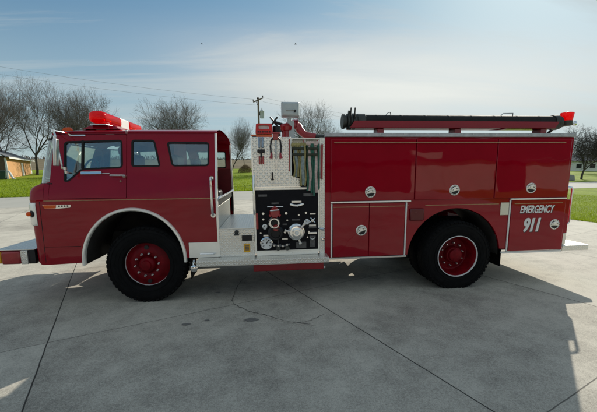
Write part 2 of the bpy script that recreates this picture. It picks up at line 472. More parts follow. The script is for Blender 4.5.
    # chrome rod on the gutter
    rd = MB().add([s((x, ly(z)-.02+.02*k, z)) for x in (-.94, -.735) for z in (2.287, 2.312) for k in (0, 1)],
                  [(0, 1, 3, 2), (4, 6, 7, 5), (0, 4, 5, 1), (2, 3, 7, 6), (0, 2, 6, 4), (1, 5, 7, 3)])
    rd.build('gutter_bracket', 'chrome', fe, .008)

# upright clip where the door meets the roof
MB().box(-.225, -.195, .188, .205, 2.325, 2.375).build('roof_clip', 'alu', fe, .003)
# windscreen, wrapped round
def screen_ring(z, xs, xc, y0):
    D = xs-xc; pts = []
    for i in range(13):
        t = math.pi/2*i/12; pts.append((xs-D*math.sin(t)**.8, y0+.34*(1-math.cos(t))**.9, z))
    for i in range(1, 9): pts.append((xc-.035*math.sin(i/8*math.pi/2), pts[12][1]+(W/2-pts[12][1])*i/8, z))
    return pts+[mir(p) for p in pts[-2::-1]]
ws = MB().loft([screen_ring(1.66, -1.145, -1.41, .045), screen_ring(1.85, -1.15, -1.385, .09), screen_ring(2.05, -1.15, -1.345, .137), screen_ring(2.24, -1.145, -1.30, .18)])
wo = ws.build('windscreen', 'windscreen', fe)
MB().tube(screen_ring(1.668, -1.145, -1.41, .045), .009, 6).build('windscreen_seal', 'seal', wo)
MB().tube(screen_ring(2.243, -1.14, -1.30, .18), .012, 6).build('windscreen_seal', 'seal', wo)
# grille and front lettering plate stay plain
gr = MB()
for i in range(7): gr.box(-1.505, -1.47, .55, W-.55, .86+.07*i, .89+.07*i)
gr.build('grille', 'alu', fe, .004)
# roof lamp in amber on the front corner, both sides and centre
for y in (.30, W-.30):
    cl = MB().loft([[( -1.075, y-.03, 2.355), (-.95, y-.03, 2.36), (-.95, y+.03, 2.36), (-1.075, y+.03, 2.355)],
                    [( -1.065, y-.026, 2.395), (-.96, y-.026, 2.40), (-.96, y+.026, 2.40), (-1.065, y+.026, 2.395)],
                    [( -1.045, y-.012, 2.415), (-.98, y-.012, 2.418), (-.98, y+.012, 2.418), (-1.045, y+.012, 2.415)]], True, True)
    cl.build('clearance_lamp', 'amber', fe, .004)

# ---- light bar across the roof
lb_x = -.70
def bar_prof(y0, y1, name, m, parent, ends=(1, 1)):
    ys = []; n = 10
    e = .09
    for i in range(n+1):
        q = i/n; ys.append((y0+e*(1-math.cos(q*math.pi/2)), math.sin(q*math.pi/2)) if ends[0] else (y0+e*q, 1))
    for i in range(n+1):
        q = 1-i/n; ys.append((y1-e*(1-math.cos(q*math.pi/2)), math.sin(q*math.pi/2)) if ends[1] else (y1-e*(1-i/n), 1))
    rings = []
    for y, k in ys:
        k = max(k, .05)
        rings.append([(lb_x+.115*k*math.copysign(abs(math.cos(a))**.7, math.cos(a)), y, 2.585+.087*k*math.copysign(abs(math.sin(a))**.7, math.sin(a))) for a in [2*math.pi*j/24 for j in range(24)]])
    return MB().loft(rings, True, True).build(name, m, parent)
lb = bar_prof(.42, 1.02, 'light_bar', 'red_lens', fe, (1, 0))
bar_prof(1.38, 1.98, 'far_lens', 'red_lens', lb, (0, 1))
MB().box(lb_x-.10, lb_x+.10, 1.02, 1.38, 2.50, 2.66).build('siren_speaker', 'white_plastic', lb, .02)
MB().box(lb_x-.11, lb_x+.11, .50, 1.90, 2.475, 2.498).build('light_bar_base', 'alu', lb, .006)
for y in (.62, 1.2, 1.78): MB().box(lb_x-.07, lb_x+.07, y-.05, y+.05, 2.40, 2.476).build('mounting_foot', 'alu', lb, .005)
for y in (.6, .8, 1.6, 1.8):
    MB().lathe([(.06, 2.51), (.055, 2.56), (.03, 2.6), (.002, 2.61)], 'Z', (lb_x, y, 0), 16).build('reflector', 'chrome', lb)
# red plinth on the crown of the roof, behind the bar
MB().loft([[(-.93, .5, 2.42), (-.42, .5, 2.42), (-.42, 1.9, 2.42), (-.93, 1.9, 2.42)], [(-.84, .56, 2.478), (-.50, .56, 2.478), (-.50, 1.84, 2.478), (-.84, 1.84, 2.478)]], True, True).build('roof_plinth', 'paint', fe, .01)

# ---- cab interior
B('cab_floor', 'interior', fe, -1.25, .93, .04, W-.04, 1.32, 1.36)
B('engine_cover', 'interior', fe, -.9, .2, .78, W-.78, 1.36, 1.72, .04)
B('dashboard', 'black', fe, -1.24, -.98, .12, W-.12, 1.42, 1.68, .03)
for y in (.25, W-.73):
    sb = MB().box(-.72, -.22, y, y+.48, 1.42, 1.58).build('driver_seat' if y < 1 else 'passenger_seat', 'vinyl', fe, .04)
    MB().box(-.28, -.16, y+.01, y+.47, 1.58, 2.06).build('seat_back', 'vinyl', sb, .05)
st = MB(); st.tube([(-.86+.05*math.sin(a), .49+.22*math.cos(a), 1.80+.2*math.sin(a)) for a in [2*math.pi*i/24 for i in range(25)]], .014, 6, False)
st.tube([(-.86, .49, 1.8), (-1.0, .49, 1.6)], .02, 8); st.tube([(-.86, .27, 1.8), (-.86, .71, 1.8)], .012, 6)
st.build('steering_wheel', 'black', fe)
for y in (.28, W-.78):
    jb = MB().box(.40, .80, y, y+.46, 1.36, 1.46).build('jump_seat', 'vinyl', fe, .03)
    MB().box(.30, .41, y, y+.46, 1.46, 2.05).build('seat_back', 'vinyl', jb, .04)
B('cab_bulkhead', 'interior_red', fe, .22, .25, .78, W-.78, 1.36, 2.40, 0)
MB().tube([(.985, .02, 1.425), (1.0, .05, 1.44), (1.0, 1.0, 1.445), (1.0, 2.1, 1.45)], .02, 8).build('seat_rail', 'chrome', fe)
B('bench_edge', 'black', fe, .93, .99, .04, W-.1, 1.33, 1.42, .008)
MB().tube([(.99, 1.98, 1.44), (.99, 1.98, 1.05)], .02, 8).build('stanchion', 'black', fe)
# back of the cab below the bench
B('cab_back_panel', 'tread_yz', fe, .93, .982, .04, 1.62, .62, 1.33, .004)
for far in (0, 1):
    s = mir if far else (lambda p: p)
    MB().panel([(.1, 1.37), (.955, 1.37), (.955, 1.86), (.1, 1.86)], [], lambda u, v, k: s((u, ly(v)+.033+.005*k, v))).build('canopy_lining', 'interior_red', fe)

# ---- front bumper with treadplate deck
bm_ = MB().box(-1.97, -1.47, .06, W-.06, .605, .792).build('front_bumper', 'paint', fe, .02)
MB().box(-1.965, -1.46, .03, W-.03, .793, .803).build('bumper_deck', 'tread_xy', bm_, .003)
for far in (0, 1):
    y0, y1 = ((.0, .058) if not far else (W-.058, W))
    MB().box(-1.868, -1.632, y0, y1, .607, .775).build('bumper_end', 'red_metal', bm_, .02)
    MB().box(-1.63, -1.545, y0+.01, y1-.002, .603, .79).build('bumper_plate', 'tread_xz', bm_, .004)
    MB().box(-1.54, -1.46, y0+.03, y1+.03, .603, .79).build('bumper_gap', 'black', bm_, .003)
    MB().box(-1.97, -1.872, y0+.004, y1, .625, .77).build('corner_reflector', 'yellow', bm_, .012)

# ---- wheels
def tyre_mb(w=.27):
    h = w/2
    prof = [(.315, -h*.86), (.35, -h*.96), (.42, -h*1.02), (.47, -h*.98), (.497, -h*.88), (.510, -h*.80),
            (.52, -h*.66), (.52, -h*.36), (.511, -h*.34), (.511, -h*.27), (.52, -h*.25), (.52, h*.25), (.511, h*.27), (.511, h*.34), (.52, h*.36), (.52, h*.66),
            (.510, h*.80), (.497, h*.88), (.47, h*.98), (.42, h*1.02), (.35, h*.96), (.315, h*.86), (.30, h*.6), (.30, -h*.6)]
    mb = MB().lathe(prof, 'Y', n=96, closed=True)
    # shoulder lugs
    for sd in (-1, 1):
        for k in range(52):
            a = 2*math.pi*k/52; b = MB().box(-.018, .018, -.03, .012, -.013, .007)
            b.xf(Matrix.Rotation(a, 4, 'Y') @ Matrix.Translation((0, sd*h*.80, .511)) @ Matrix.Rotation(sd*R(-28), 4, 'X'))
            mb.add(b.v, b.f)
    # raised rings on the sidewall
    for r_, t in ((.455, .004), (.40, .003), (.36, .003)):
        for sd in (-1, 1): mb.lathe([(r_+.004, sd*(h*.97)), (r_+.003, sd*(h*1.0+t)), (r_-.003, sd*(h*1.0+t)), (r_-.004, sd*(h*.97))], 'Y', n=64, closed=True)
    return mb
def make_wheel(dual, ycen):
    """near-side wheel; local origin at hub on the outer tyre's middle plane"""
    rimy = .085 if not dual else 0.
    root = tyre_mb().build('front_wheel' if not dual else 'rear_wheel', 'rubber', fe)
    sh_ = lambda pr: [(a, b+rimy) for a, b in pr]
    lip = sh_([(.309, -.118), (.309, -.134), (.302, -.136), (.297, -.126), (.296, -.11), (.304, -.108)])
    MB().lathe(lip, 'Y', n=72, closed=True).build('rim_ring', 'letter', root)
    if not dual:
        disc = [(.296, -.118), (.285, -.108), (.27, -.112), (.225, -.140), (.185, -.152), (.15, -.150), (.12, -.135), (.11, -.125)]
        hub = [(.112, -.120), (.108, -.165), (.098, -.185), (.07, -.205), (.062, -.23), (.02, -.236)]
        nr, ny = .155, -.15
    else:
        disc = [(.297, -.118), (.288, -.10), (.272, -.05), (.258, .03), (.245, .06), (.23, .068), (.15, .058), (.13, .05)]
        hub = [(.132, .06), (.125, -.01), (.115, -.03), (.098, -.035), (.095, -.075), (.08, -.085), (.02, -.087)]
        nr, ny = .175, .062
    MB().lathe(sh_(disc), 'Y', n=72, cap0=False).build('wheel_disc', 'wheel_red', root)
    MB().lathe(sh_(hub), 'Y', n=32).build('hub', 'wheel_red', root)
    for k in range(10):
        a = 2*math.pi*(k+.35)/10
        MB().lathe([(.017, 0), (.017, -.022), (.011, -.028), (.010, -.045), (.003, -.047)], 'Y', (nr*math.cos(a), ny+rimy, nr*math.sin(a)), 6).build('lug_nut', 'steel', root)
    ho = MB()
    for k, (a, rr_) in enumerate(((97, .235), (280, .235))) if not dual else ():
        ho.lathe([(.03, -.135), (.03, -.148), (.001, -.149)], 'Y', (rr_*math.cos(R(a)), rimy, rr_*math.sin(R(a))), 16)
    if ho.v: ho.build('hand_hole', 'black', root)
    if dual:
        t2 = tyre_mb(); t2.xf(Matrix.Translation((0, .34, 0))); t2.build('inner_tyre', 'rubber', root)
        MB().lathe([(.29, .2), (.29, .46), (.1, .46), (.1, .2)], 'Y', n=32).build('inner_rim', 'dark', root)
    return root
fw = make_wheel(False, 0); fw.scale = (1.026, 1, 1.026); fw.location = (-.025, .112, .532); fw.rotation_euler.y = R(7)
rw = make_wheel(True, 0); rw.scale = (1.02, 1, 1.02); rw.location = (4.505, .10, .505)
for o_, x_ in ((fw, -.025), (rw, 4.505)):
    c = copy_tree(o_, fe); c.location.y = W-o_.location.y; c.rotation_euler = (0, 0, math.pi)

# ---- chassis
for y in (.78, W-.86): B('frame_rail', 'dark', fe, -1.4, 6.1, y, y+.08, .66, .90, .005)
MB().tube([(.0, .25, .50), (.0, W-.25, .50)], .06, 12).build('front_axle', 'dark', fe)
ax = MB().tube([(4.51, .5, .50), (4.51, W-.5, .50)], .085, 12); ax.lathe([(.02, -.2), (.17, -.12), (.2, 0), (.17, .12), (.02, .2)], 'X', (4.51, W/2, .5), 20); ax.build('rear_axle', 'dark', fe)
B('gearbox', 'dark', fe, -.75, .9, .9, 1.5, .52, 1.3, .05)
MB().tube([(.9, W/2, .68), (4.3, W/2, .52)], .05, 10).build('drive_shaft', 'dark', fe)
B('fuel_tank', 'dark', fe, 2.55, 3.1, 1.3, 2.1, .52, .9, .05)
B('pump_housing', 'dark', fe, 1.49, 2.45, .35, W-.1, .56, 1.52, .02)
B('battery_box', 'dark', fe, .70, 1.3, .3, .75, .5, .62, .02)
for x in (3.85, 5.15): B('spring_hanger', 'dark', fe, x, x+.08, .75, .86, .5, .72, .01)
lv = MB()
for i in range(4): lv.box(-.55+.06*i, .55-.06*i, .80, .88, .56-.025*i, .58-.025*i); lv.box(3.9+.08*i, 5.1-.08*i, .80, .88, .60-.03*i, .625-.03*i)
lv.build('leaf_spring', 'dark', fe)
for far in (0, 1):
    y0, y1 = ((.05, .42) if not far else (W-.42, W-.05))
    B('mud_flap', 'rubber', fe, .555, .568, y0, y1, .30, .66, .003)
    B('mud_flap', 'rubber', fe, 5.25, 5.262, y0, y1+.0, .30, .60, .003)
fl = MB().tube([(.60, .12, .62), (.60, .06, .55), (.61, .05, .46), (.60, .1, .40)], .02, 8); fl.lathe([(.05, .07), (.05, .03), (.03, .02), (.005, .018)], 'Y', (.605, 0, .45), 16)
fl.build('step_light', 'chrome', fe)

# ---- pump compartment
for far in (0, 1):
    y0, y1 = ((-.20, .03) if not far else (W-.03, W+.20))
    rb = B('running_board', 'tread_xy', fe, .69, 2.50, y0, y1, .598, .612, .002)
    B('board_lip', 'tread_xz', rb, .69, 2.50, *((-.203, -.19) if not far else (W+.19, W+.203)), .535, .611, .002)
    ys = (.05, .5) if not far else (W-.5, W-.05)
    rs = B('folding_step', 'red_metal', fe, 1.44, 2.47, ys[0]-.0 if not far else ys[0], ys[1], .365, .50, .012)
    MB().tube([(2.475, ys[0]+.02 if not far else ys[1]-.02, .39), (2.495, ys[0]+.02 if not far else ys[1]-.02, .39)], .018, 8).build('step_catch', 'white_plastic', rs)
    B('hanger_bracket', 'red_metal', fe, .86, .93, .06 if not far else W-.12, .12 if not far else W-.06, .47, .54, .006)
# platform between cab and pump
B('platform_side', 'tread_xz', fe, .985, 1.468, .0, .03, .612, 1.004, .003)
B('platform_floor', 'tread_xy', fe, .985, 1.468, .0, 1.62, 1.0055, 1.017, .002)
B('platform_side', 'tread_xz', fe, .985, 1.468, 1.59, 1.62, .612, 1.003, .003)
# pump panel
pp = B('pump_panel', 'panel_black', fe, 1.50, 2.375, -.005, .03, .69, 1.545, .003)
fr = MB(); fr.box(1.472, 1.498, -.012, .03, .66, 1.556); fr.box(2.377, 2.40, -.012, .03, .66, 1.556); fr.box(1.499, 2.376, -.012, .03, 1.547, 1.575); fr.box(1.499, 2.376, -.012, .03, .615, .688)
scw = MB()
for x in [1.486+i*.13 for i in range(8)]:
    for z in (.655, 1.560): scw.lathe([(.008, 0), (.006, -.004), (.001, -.005)], 'Y', (min(x, 2.388), -.012, z), 8)
for z in [.78+.13*i for i in range(6)]:
    for x in (1.485, 2.389): scw.lathe([(.008, 0), (.006, -.004), (.001, -.005)], 'Y', (x, -.012, z), 8)
fr.add(scw.v, scw.f); fr.build('panel_frame', 'bright', pp, 0)
def disc(name, m, x, z, r, d, parent=pp, prof=None, n=28):
    prof = prof or [(r, .0), (r, -d*.8), (r*.85, -d), (r*.3, -d)]
    return MB().lathe(prof, 'Y', (x, -.005, z), n).build(name, m, parent)
# capped discharge with lugs and a T handle above
c1 = disc('discharge_cap', 'red_metal', 1.762, 1.235, .072, .09)
for k in range(3):
    a = R(90+120*k+30); MB().box(-.015, .015, -.09, -.05, .066, .09).xf(Matrix.Translation((1.762, -.005, 1.235)) @ Matrix.Rotation(a, 4, 'Y')).build('cap_lug', 'red_metal', c1, .004)
t = MB().tube([(1.66, -.05, 1.316), (1.88, -.05, 1.314)], .009, 8); t.tube([(1.77, 0, 1.315), (1.77, -.05, 1.315)], .012, 8); t.build('valve_handle', 'chrome', pp)
cl_ = MB(); cl_.tube([(1.70, -.09, 1.265), (1.75, -.10, 1.27), (1.82, -.09, 1.275)], .01, 8); cl_.build('cap_chain', 'chrome', c1)
c2 = disc('discharge_outlet', 'chrome', 1.751, 1.09, .08, .1, prof=[(.085, 0), (.085, -.03), (.07, -.05), (.07, -.10), (.058, -.10), (.055, -.05), (.01, -.05)])
MB().lathe([(.05, -.05), (.045, -.055), (.005, -.056)], 'Y', (1.751, -.005, 1.09), 24).build('outlet_seal', 'black', c2)
disc('lever_hub', 'red_metal', 1.775, 1.02, .05, .07)
disc('inlet_flange', 'black', 1.768, .945, .10, .08, prof=[(.11, 0), (.11, -.03), (.085, -.05), (.085, -.09), (.07, -.09), (.065, -.05), (.01, -.05)])
g1 = disc('pressure_gauge', 'chrome', 1.637, .80, .085, .04, prof=[(.088, 0), (.088, -.035), (.075, -.04), (.072, -.028), (.01, -.028)])
MB().lathe([(.072, -.029), (.001, -.030)], 'Y', (1.637, -.005, .80), 24).build('gauge_face', 'letter', g1)
nd = MB()
for k in range(7):
    a = R(-130+43*k); nd.box(-.004, .004, -.036, -.032, .045, .065); nd.xf(Matrix.Translation((1.637, -.005, .8)) @ Matrix.Rotation(a, 4, 'Y'), len(nd.v)-8)
nd.box(-.006, .006, -.037, -.033, -.01, .055); nd.xf(Matrix.Translation((1.637, -.005, .8)) @ Matrix.Rotation(R(35), 4, 'Y'), len(nd.v)-8)
nd.build('gauge_marks', 'black', g1)
# big suction inlet with long lugs
si = disc('suction_inlet', 'chrome', 2.06, .952, .105, .12, prof=[(.125, 0), (.125, -.03), (.118, -.04), (.10, -.045), (.10, -.11), (.092, -.12), (.075, -.122)])
MB().lathe([(.078, -.10), (.07, -.135), (.05, -.14), (.045, -.12), (.02, -.12)], 'Y', (2.06, -.005, .952), 28).build('inlet_cap', 'polished', si)
MB().lathe([(.03, -.12), (.026, -.15), (.004, -.152)], 'Y', (2.06, -.005, .952), 16).build('cap_knob', 'white_plastic', si)
for a in (48, 168, 288):
    lg = MB().box(.085, .165, -.11, -.08, -.014, .014); lg.box(.15, .175, -.115, -.075, -.02, .02)
    lg.xf(Matrix.Translation((2.06, -.005, .952)) @ Matrix.Rotation(R(-a), 4, 'Y')); lg.build('cap_lug', 'steel', si, .006)
# curved bright handle
hh = MB().tube([(1.975, -.01, 1.322), (1.985, -.045, 1.342), (2.03, -.06, 1.328), (2.07, -.062, 1.325), (2.11, -.06, 1.330), (2.155, -.045, 1.343), (2.165, -.01, 1.322)], .017, 8); hh.build('pull_handle', 'chrome', pp)
disc('primer_button', 'chrome', 2.10, 1.19, .014, .02)
# control column on the right
ct = MB()
ct.tube([(2.262, -.04, 1.15), (2.325, -.04, 1.08)], .011, 8); ct.tube([(2.262, -.035, 1.085), (2.325, -.045, 1.14)], .011, 8); ct.tube([(2.295, 0, 1.11), (2.295, -.05, 1.11)], .02, 10)
ct.build('cross_handle', 'chrome', pp)
for z, w_, m_ in ((1.035, .05, 'alu'), (1.005, .055, 'plate_grey'), (.925, .065, 'chrome'), (.87, .045, 'plate_grey')):
    MB().box(2.295-w_, 2.295+w_, -.018, -.004, z-.014, z+.014).build('control_label', m_, pp, .003)
MB().tube([(2.26, -.02, .855), (2.29, -.045, .84), (2.33, -.02, .855)], .008, 8).build('pull_ring', 'alu', pp)
MB().box(2.255, 2.335, -.012, -.004, .72, .84).build('instruction_plate', 'plate_grey', pp, .003)
MB().box(2.055, 2.205, -.012, -.004, .71, .80).build('instruction_plate', 'plate_grey', pp, .003)
lm_ = MB().tube([(1.72, -.04, .79), (1.79, -.06, .765), (1.88, -.06, .76), (1.965, -.05, .78)], .014, 8)
lm_.tube([(1.83, 0, .75), (1.83, -.06, .765)], .02, 8); lm_.tube([(1.80, -.05, .79), (1.80, -.05, .88)], .006, 6); lm_.build('drain_lever', 'plate_grey', pp)
for x in (1.745, 1.80, 1.865, 1.925): disc('drain_knob', 'steel', x, .765+.01*math.sin(x*40), .016, .07, n=12)
for x in (1.80, 1.93): disc('drain_outlet', 'coupling', x, .725, .035, .06)
# small labels, screws and gauges over the rest of the panel
for x, z, w_, h_, m_ in ((1.762, 1.135, .05, .010, 'plate_grey'), (1.64, .905, .045, .011, 'alu'), (2.06, 1.12, .06, .011, 'plate_grey'), (2.07, 1.375, .07, .012, 'alu'), (1.77, 1.36, .05, .010, 'plate_grey'),
                         (1.60, 1.47, .06, .016, 'plate_grey'), (2.24, 1.47, .07, .02, 'plate_grey'), (1.90, .85, .04, .010, 'alu'), (1.90, 1.06, .03, .010, 'plate_grey'), (2.30, 1.20, .04, .010, 'alu'), (2.06, .835, .04, .010, 'plate_grey')):
    MB().box(x-w_, x+w_, -.010, -.0045, z-h_, z+h_).build('control_label', m_, pp, .001)
for x, z, r_ in ((1.60, 1.22, .020), (1.60, 1.14, .016), (1.92, 1.22, .022), (1.935, 1.12, .014), (2.20, 1.22, .018), (2.24, .95, .014), (2.22, .87, .013), (1.56, .95, .014), (1.90, .95, .018)): disc('small_knob', 'steel' if int(x*100) % 2 else 'chrome', x, z, r_, .035, n=14)
for x, z in ((1.62, 1.035), (2.215, 1.09)):
    sg = disc('small_gauge', 'chrome', x, z, .036, .03, prof=[(.038, 0), (.038, -.026), (.031, -.03), (.029, -.022), (.005, -.022)])
    MB().lathe([(.029, -.023), (.001, -.024)], 'Y', (x, -.005, z), 18).build('gauge_face', 'letter', sg)
    MB().box(-.003, .003, -.028, -.025, -.004, .024).xf(Matrix.Translation((x, -.005, z)) @ Matrix.Rotation(R(-50), 4, 'Y')).build('needle', 'black', sg)
# little fittings on the platform side
ps = MB().lathe([(.03, 0), (.03, -.03), (.015, -.035), (.015, -.06), (.004, -.06)], 'Y', (1.225, 0, .965), 16); ps.tube([(1.19, -.05, .935), (1.26, -.05, .935)], .012, 8); ps.build('air_fitting', 'coupling', fe)
B('socket_cover', 'black', fe, 1.295, 1.435, -.02, -.0005, .838, .918, .006)
yt = B('warning_tag', 'yellow', fe, 1.315, 1.405, -.006, -.0005, .672, .79, .003)
wt = MB()
for z in (.765, .745, .725, .705): wt.box(1.33, 1.39, -.008, -.0058, z-.005, z+.005)
wt.build('tag_print', 'plate_grey', yt)
# upper treadplate panel with recess for the hoses
up = [(1.47, 1.58), (2.12, 1.58), (2.12, 1.70), (2.008, 1.74), (2.002, 2.262), (1.47, 2.262)]
MB().panel(up, [], lambda u, v, k: (u, .0+.03*k, v)).build('upper_panel', 'tread_xz', fe, .003)
MB().panel([(1.462, 1.58), (1.48, 1.58), (1.48, 2.275), (1.462, 2.275)], [], lambda u, v, k: (u, -.005+.05*k, v)).build('panel_edge', 'alu', fe)
B('upper_ledge', 'polished', fe, 1.475, 2.13, -.014, .03, 1.577, 1.592, .002)
B('hose_bay_back', 'dark', fe, 1.99, 2.40, .50, .53, 1.57, 2.18, 0)
B('hose_bay_floor', 'tread_xy', fe, 1.48, 2.40, .035, .50, 1.552, 1.565, 0)
B('pump_deck', 'tread_xy', fe, 1.48, 2.44, .035, .93, 2.235, 2.25, 0).location = (0, .0, 0)
B('far_panel', 'tread_xz', fe, 1.47, 2.47, W-.03, W, .612, 1.75, .003)
B('pump_front', 'tread_yz', fe, 1.469, 1.4785, .04, W-.04, 1.02, 1.75, 0)
# posts framing the hose bays
for x, z0, z1, w_ in ((2.00, 1.74, 2.235, .02), (2.198, 1.6, 2.225, .014), (2.39, 1.58, 2.22, .016)):
    p_ = B('bay_post', 'white_plastic', fe, x-w_/2, x+w_/2, -.015, .03, z0, z1, .003)
    B('post_edge', 'red_metal', p_, x-w_/2-.016, x-w_/2-.001, -.008, .04, z0+.06, z1, .002)
tr = MB().tube([(2.44, 0, 2.16), (2.425, -.05, 2.15), (2.42, -.055, 1.70), (2.435, 0, 1.69)], .014, 8); tr.build('hand_rail', 'red_metal', fe)
B('filler_strip', 'tread_xz', fe, 2.403, 2.474, .0, .03, .60, 2.255, .002)
for z in (.976, .83):
    MB().lathe([(.026, 0), (.026, -.03), (.018, -.045), (.004, -.047)], 'Y', (2.445, 0, z), 14).build('panel_latch', 'chrome', fe)
MB().tube([(2.375, -.015, .99), (2.40, -.06, .99), (2.45, -.06, .985), (2.46, 0, .98)], .01, 8).build('latch_arm', 'chrome', fe)
# chrome hand rail with a red foot on the pump's front corner
hr = MB().tube([(1.488, 0, 1.745), (1.488, -.05, 1.74), (1.484, -.058, 1.70), (1.48, -.058, 1.26), (1.479, -.05, 1.22), (1.479, 0, 1.215)], .015, 8); hr.build('hand_rail', 'chrome', fe)
B('corner_post', 'red_metal', fe, 1.497, 1.53, -.02, -.0125, 1.0, 1.225, .003)

# ---- body
X0, X1, ZB, ZT = 2.478, 6.235, .548, 2.262
body_out = [(X0, ZT), (X0, ZB), (3.725, ZB)]
RA = arch(4.46, .50, .735, .735)
body_out += [(p[0], max(p[1], ZB)) for p in RA[::-1] if p[1] > ZB-.02] + [(X1, ZB), (X1, ZT)]
bd = MB()
bd.panel(body_out, [], lambda u, v, k: (u, .004+.03*k, v))
body = bd.build('body', 'paint', fe, .003)
MB().panel(body_out, [], lambda u, v, k: (u, W-.034+.03*k, v)).build('body_side', 'paint', body, .003)
B('body_front', 'tread_yz', body, X0, X0+.015, .035, W-.035, ZB+.1, ZT, 0)
B('body_back', 'paint', body, X1-.03, X1-.001, .035, W-.035, ZB+.2, ZT, 0)
B('body_top', 'dark', body, X0+.016, X1-.031, .035, W-.035, 2.22, 2.235, 0)
B('body_floor', 'dark', body, X0+.016, 3.68, .035, W-.035, ZB+.02, ZB+.04, 0)
B('body_floor', 'dark', body, 5.23, X1-.031, .035, W-.035, ZB+.02, ZB+.04, 0)
B('beaver_tail', 'paint', body, X1, X1+.085, .03, .5, .80, 1.33, .01)
B('beaver_tail', 'paint', body, X1, X1+.085, W-.5, W-.03, .80, 1.33, .01)
for y0 in (.035, W-.75):
    MB().loft([[(4.46+.73*math.cos(R(a)), y, .50+.73*math.sin(R(a))) for y in (y0, y0+.715)] for a in range(0, 181, 9)]).build('wheel_housing', 'dark', body, solid=.01)
# top rail and moulding
for far in (0, 1):
    q = (lambda a, b: (a, b)) if not far else (lambda a, b: (W-b, W-a))
    rl = B('top_rail', 'rail', body, X0-.004, X1+.012, *q(-.016, .05), 2.264, 2.317, .004)
    rv = MB()
    for i in range(22): rv.lathe([(.008, 0), (.006, -.004), (.001, -.005)], 'Y', (X0+.09+i*.172, -.0165 if not far else W+.0215, 2.30), 8)
    rv.build('rail_rivets', 'steel', rl)
    B('door_gutter', 'gold', body, 2.60, 6.08, *q(-.034, -.014), 2.176, 2.187, .003)
    # pinstripe
    for a_, b_, z_ in ((3.70, 3.712, 0), (3.97, 5.12, 0)):
        B('pinstripe', 'gold', body, a_, b_, *q(-.0005, .006), 1.282, 1.292, 0)
    B('sill_strip', 'alu', body, X0+.06, 3.70, *q(-.01, .02), .522, .546, .003)
    B('sill_strip', 'white_plastic', body, 5.22, X1-.01, *q(-.01, .02), .518, .546, .003)

def latch(x, z, y, parent, far=False):
    o = MB().lathe([(.078, 0), (.078, -.010), (.070, -.016), (.064, -.010), (.03, -.004), (.005, -.004)], 'Y', (0, 0, 0), 32).build('paddle_latch', 'bright', parent)
    pl = MB()
    pl.add([(.058*math.cos(R(a)), -.0125, .058*math.sin(R(a))-.003) for a in range(195, 346, 10)], [tuple(range(16))])
    for a in range(0, 360, 30): pl.add([(.066*math.cos(R(a+d))*k, -.0165, .066*math.sin(R(a+d))*k) for d, k in ((-5, 1.08), (5, 1.08), (5, .95), (-5, .95))], [(0, 1, 2, 3)])
    pl.add([(.052*math.cos(R(a)), -.0118, .052*math.sin(R(a))+.001) for a in range(15, 166, 10)], [tuple(range(16))])
    pl.build('latch_recess', 'black', o)
    h = MB().tube([(-.05, -.014, .0), (-.04, -.022, .025), (0, -.026, .04), (.04, -.022, .025), (.05, -.014, .0), (-.05, -.014, 0)], .009, 6); h.box(-.02, .02, -.022, -.006, -.005, .03)
    h.build('latch_ring', 'bright', o)
    o.location = (x, y, z); o.rotation_euler.y = R(random.uniform(-25, 25))
    if far: o.rotation_euler.z = math.pi
    return o
def comp_door(name, x0, x1, z0, z1, far, lat=None, tk=.02):
    q = (lambda a, b: (a, b)) if not far else (lambda a, b: (W-b, W-a))
    d = B(name, 'paint', body, x0, x1, *q(.003-tk, .0035), z0, z1, .006)
    if lat: latch(lat[0], lat[1], .003-tk-.0005 if not far else W-.003+tk+.0005, d, far)
    return d
for far in (0, 1):
    q = (lambda a, b: (a, b)) if not far else (lambda a, b: (W-b, W-a))
    comp_door('upper_door', 2.56, 3.782, 1.372, 2.232, far, (3.13, 1.495))
    comp_door('upper_door', 3.796, 5.016, 1.372, 2.232, far, (4.392, 1.505))
    comp_door('upper_door', 5.03, 6.19, 1.372, 2.232, far, (5.60, 1.517))
    for a, b in ((2.555, 3.735), (5.29, 6.20)): B('drip_moulding', 'bright', body, a, b, *q(-.035, .003), 1.344, 1.366, .005)
    comp_door('lower_door', 2.592, 3.119, .556, 1.336, far, (3.008, .946))
    comp_door('lower_door', 3.127, 3.655, .556, 1.336, far)
    for x in (2.573, 3.676): B('hinge_strip', 'white_plastic', body, x-.011, x+.011, *q(-.012, .003), .552, 1.338, .003)
    rd = comp_door('rear_door', 5.318, 6.20, .556, 1.336, far, (6.045, .957))
    B('hinge_strip', 'white_plastic', body, 5.288, 5.31, *q(-.012, .003), .552, 1.338, .003)
    for a, b, dd in ((2.60, 3.115, -.0195), (3.13, 3.65, -.0195), (5.36, 6.15, -.0195)):
        B('pinstripe', 'gold', body, a, b, *q(-.0195, -.0165), 1.282, 1.292, 0)
    sm_ = B('side_marker', 'marker_red', body, 3.73, 3.945, *q(-.03, .003), 1.065, 1.245, .02)
    cr = B('reflector_plate', 'cream', body, 5.15, 5.282, *q(-.008, .003), 1.115, 1.305, .012)

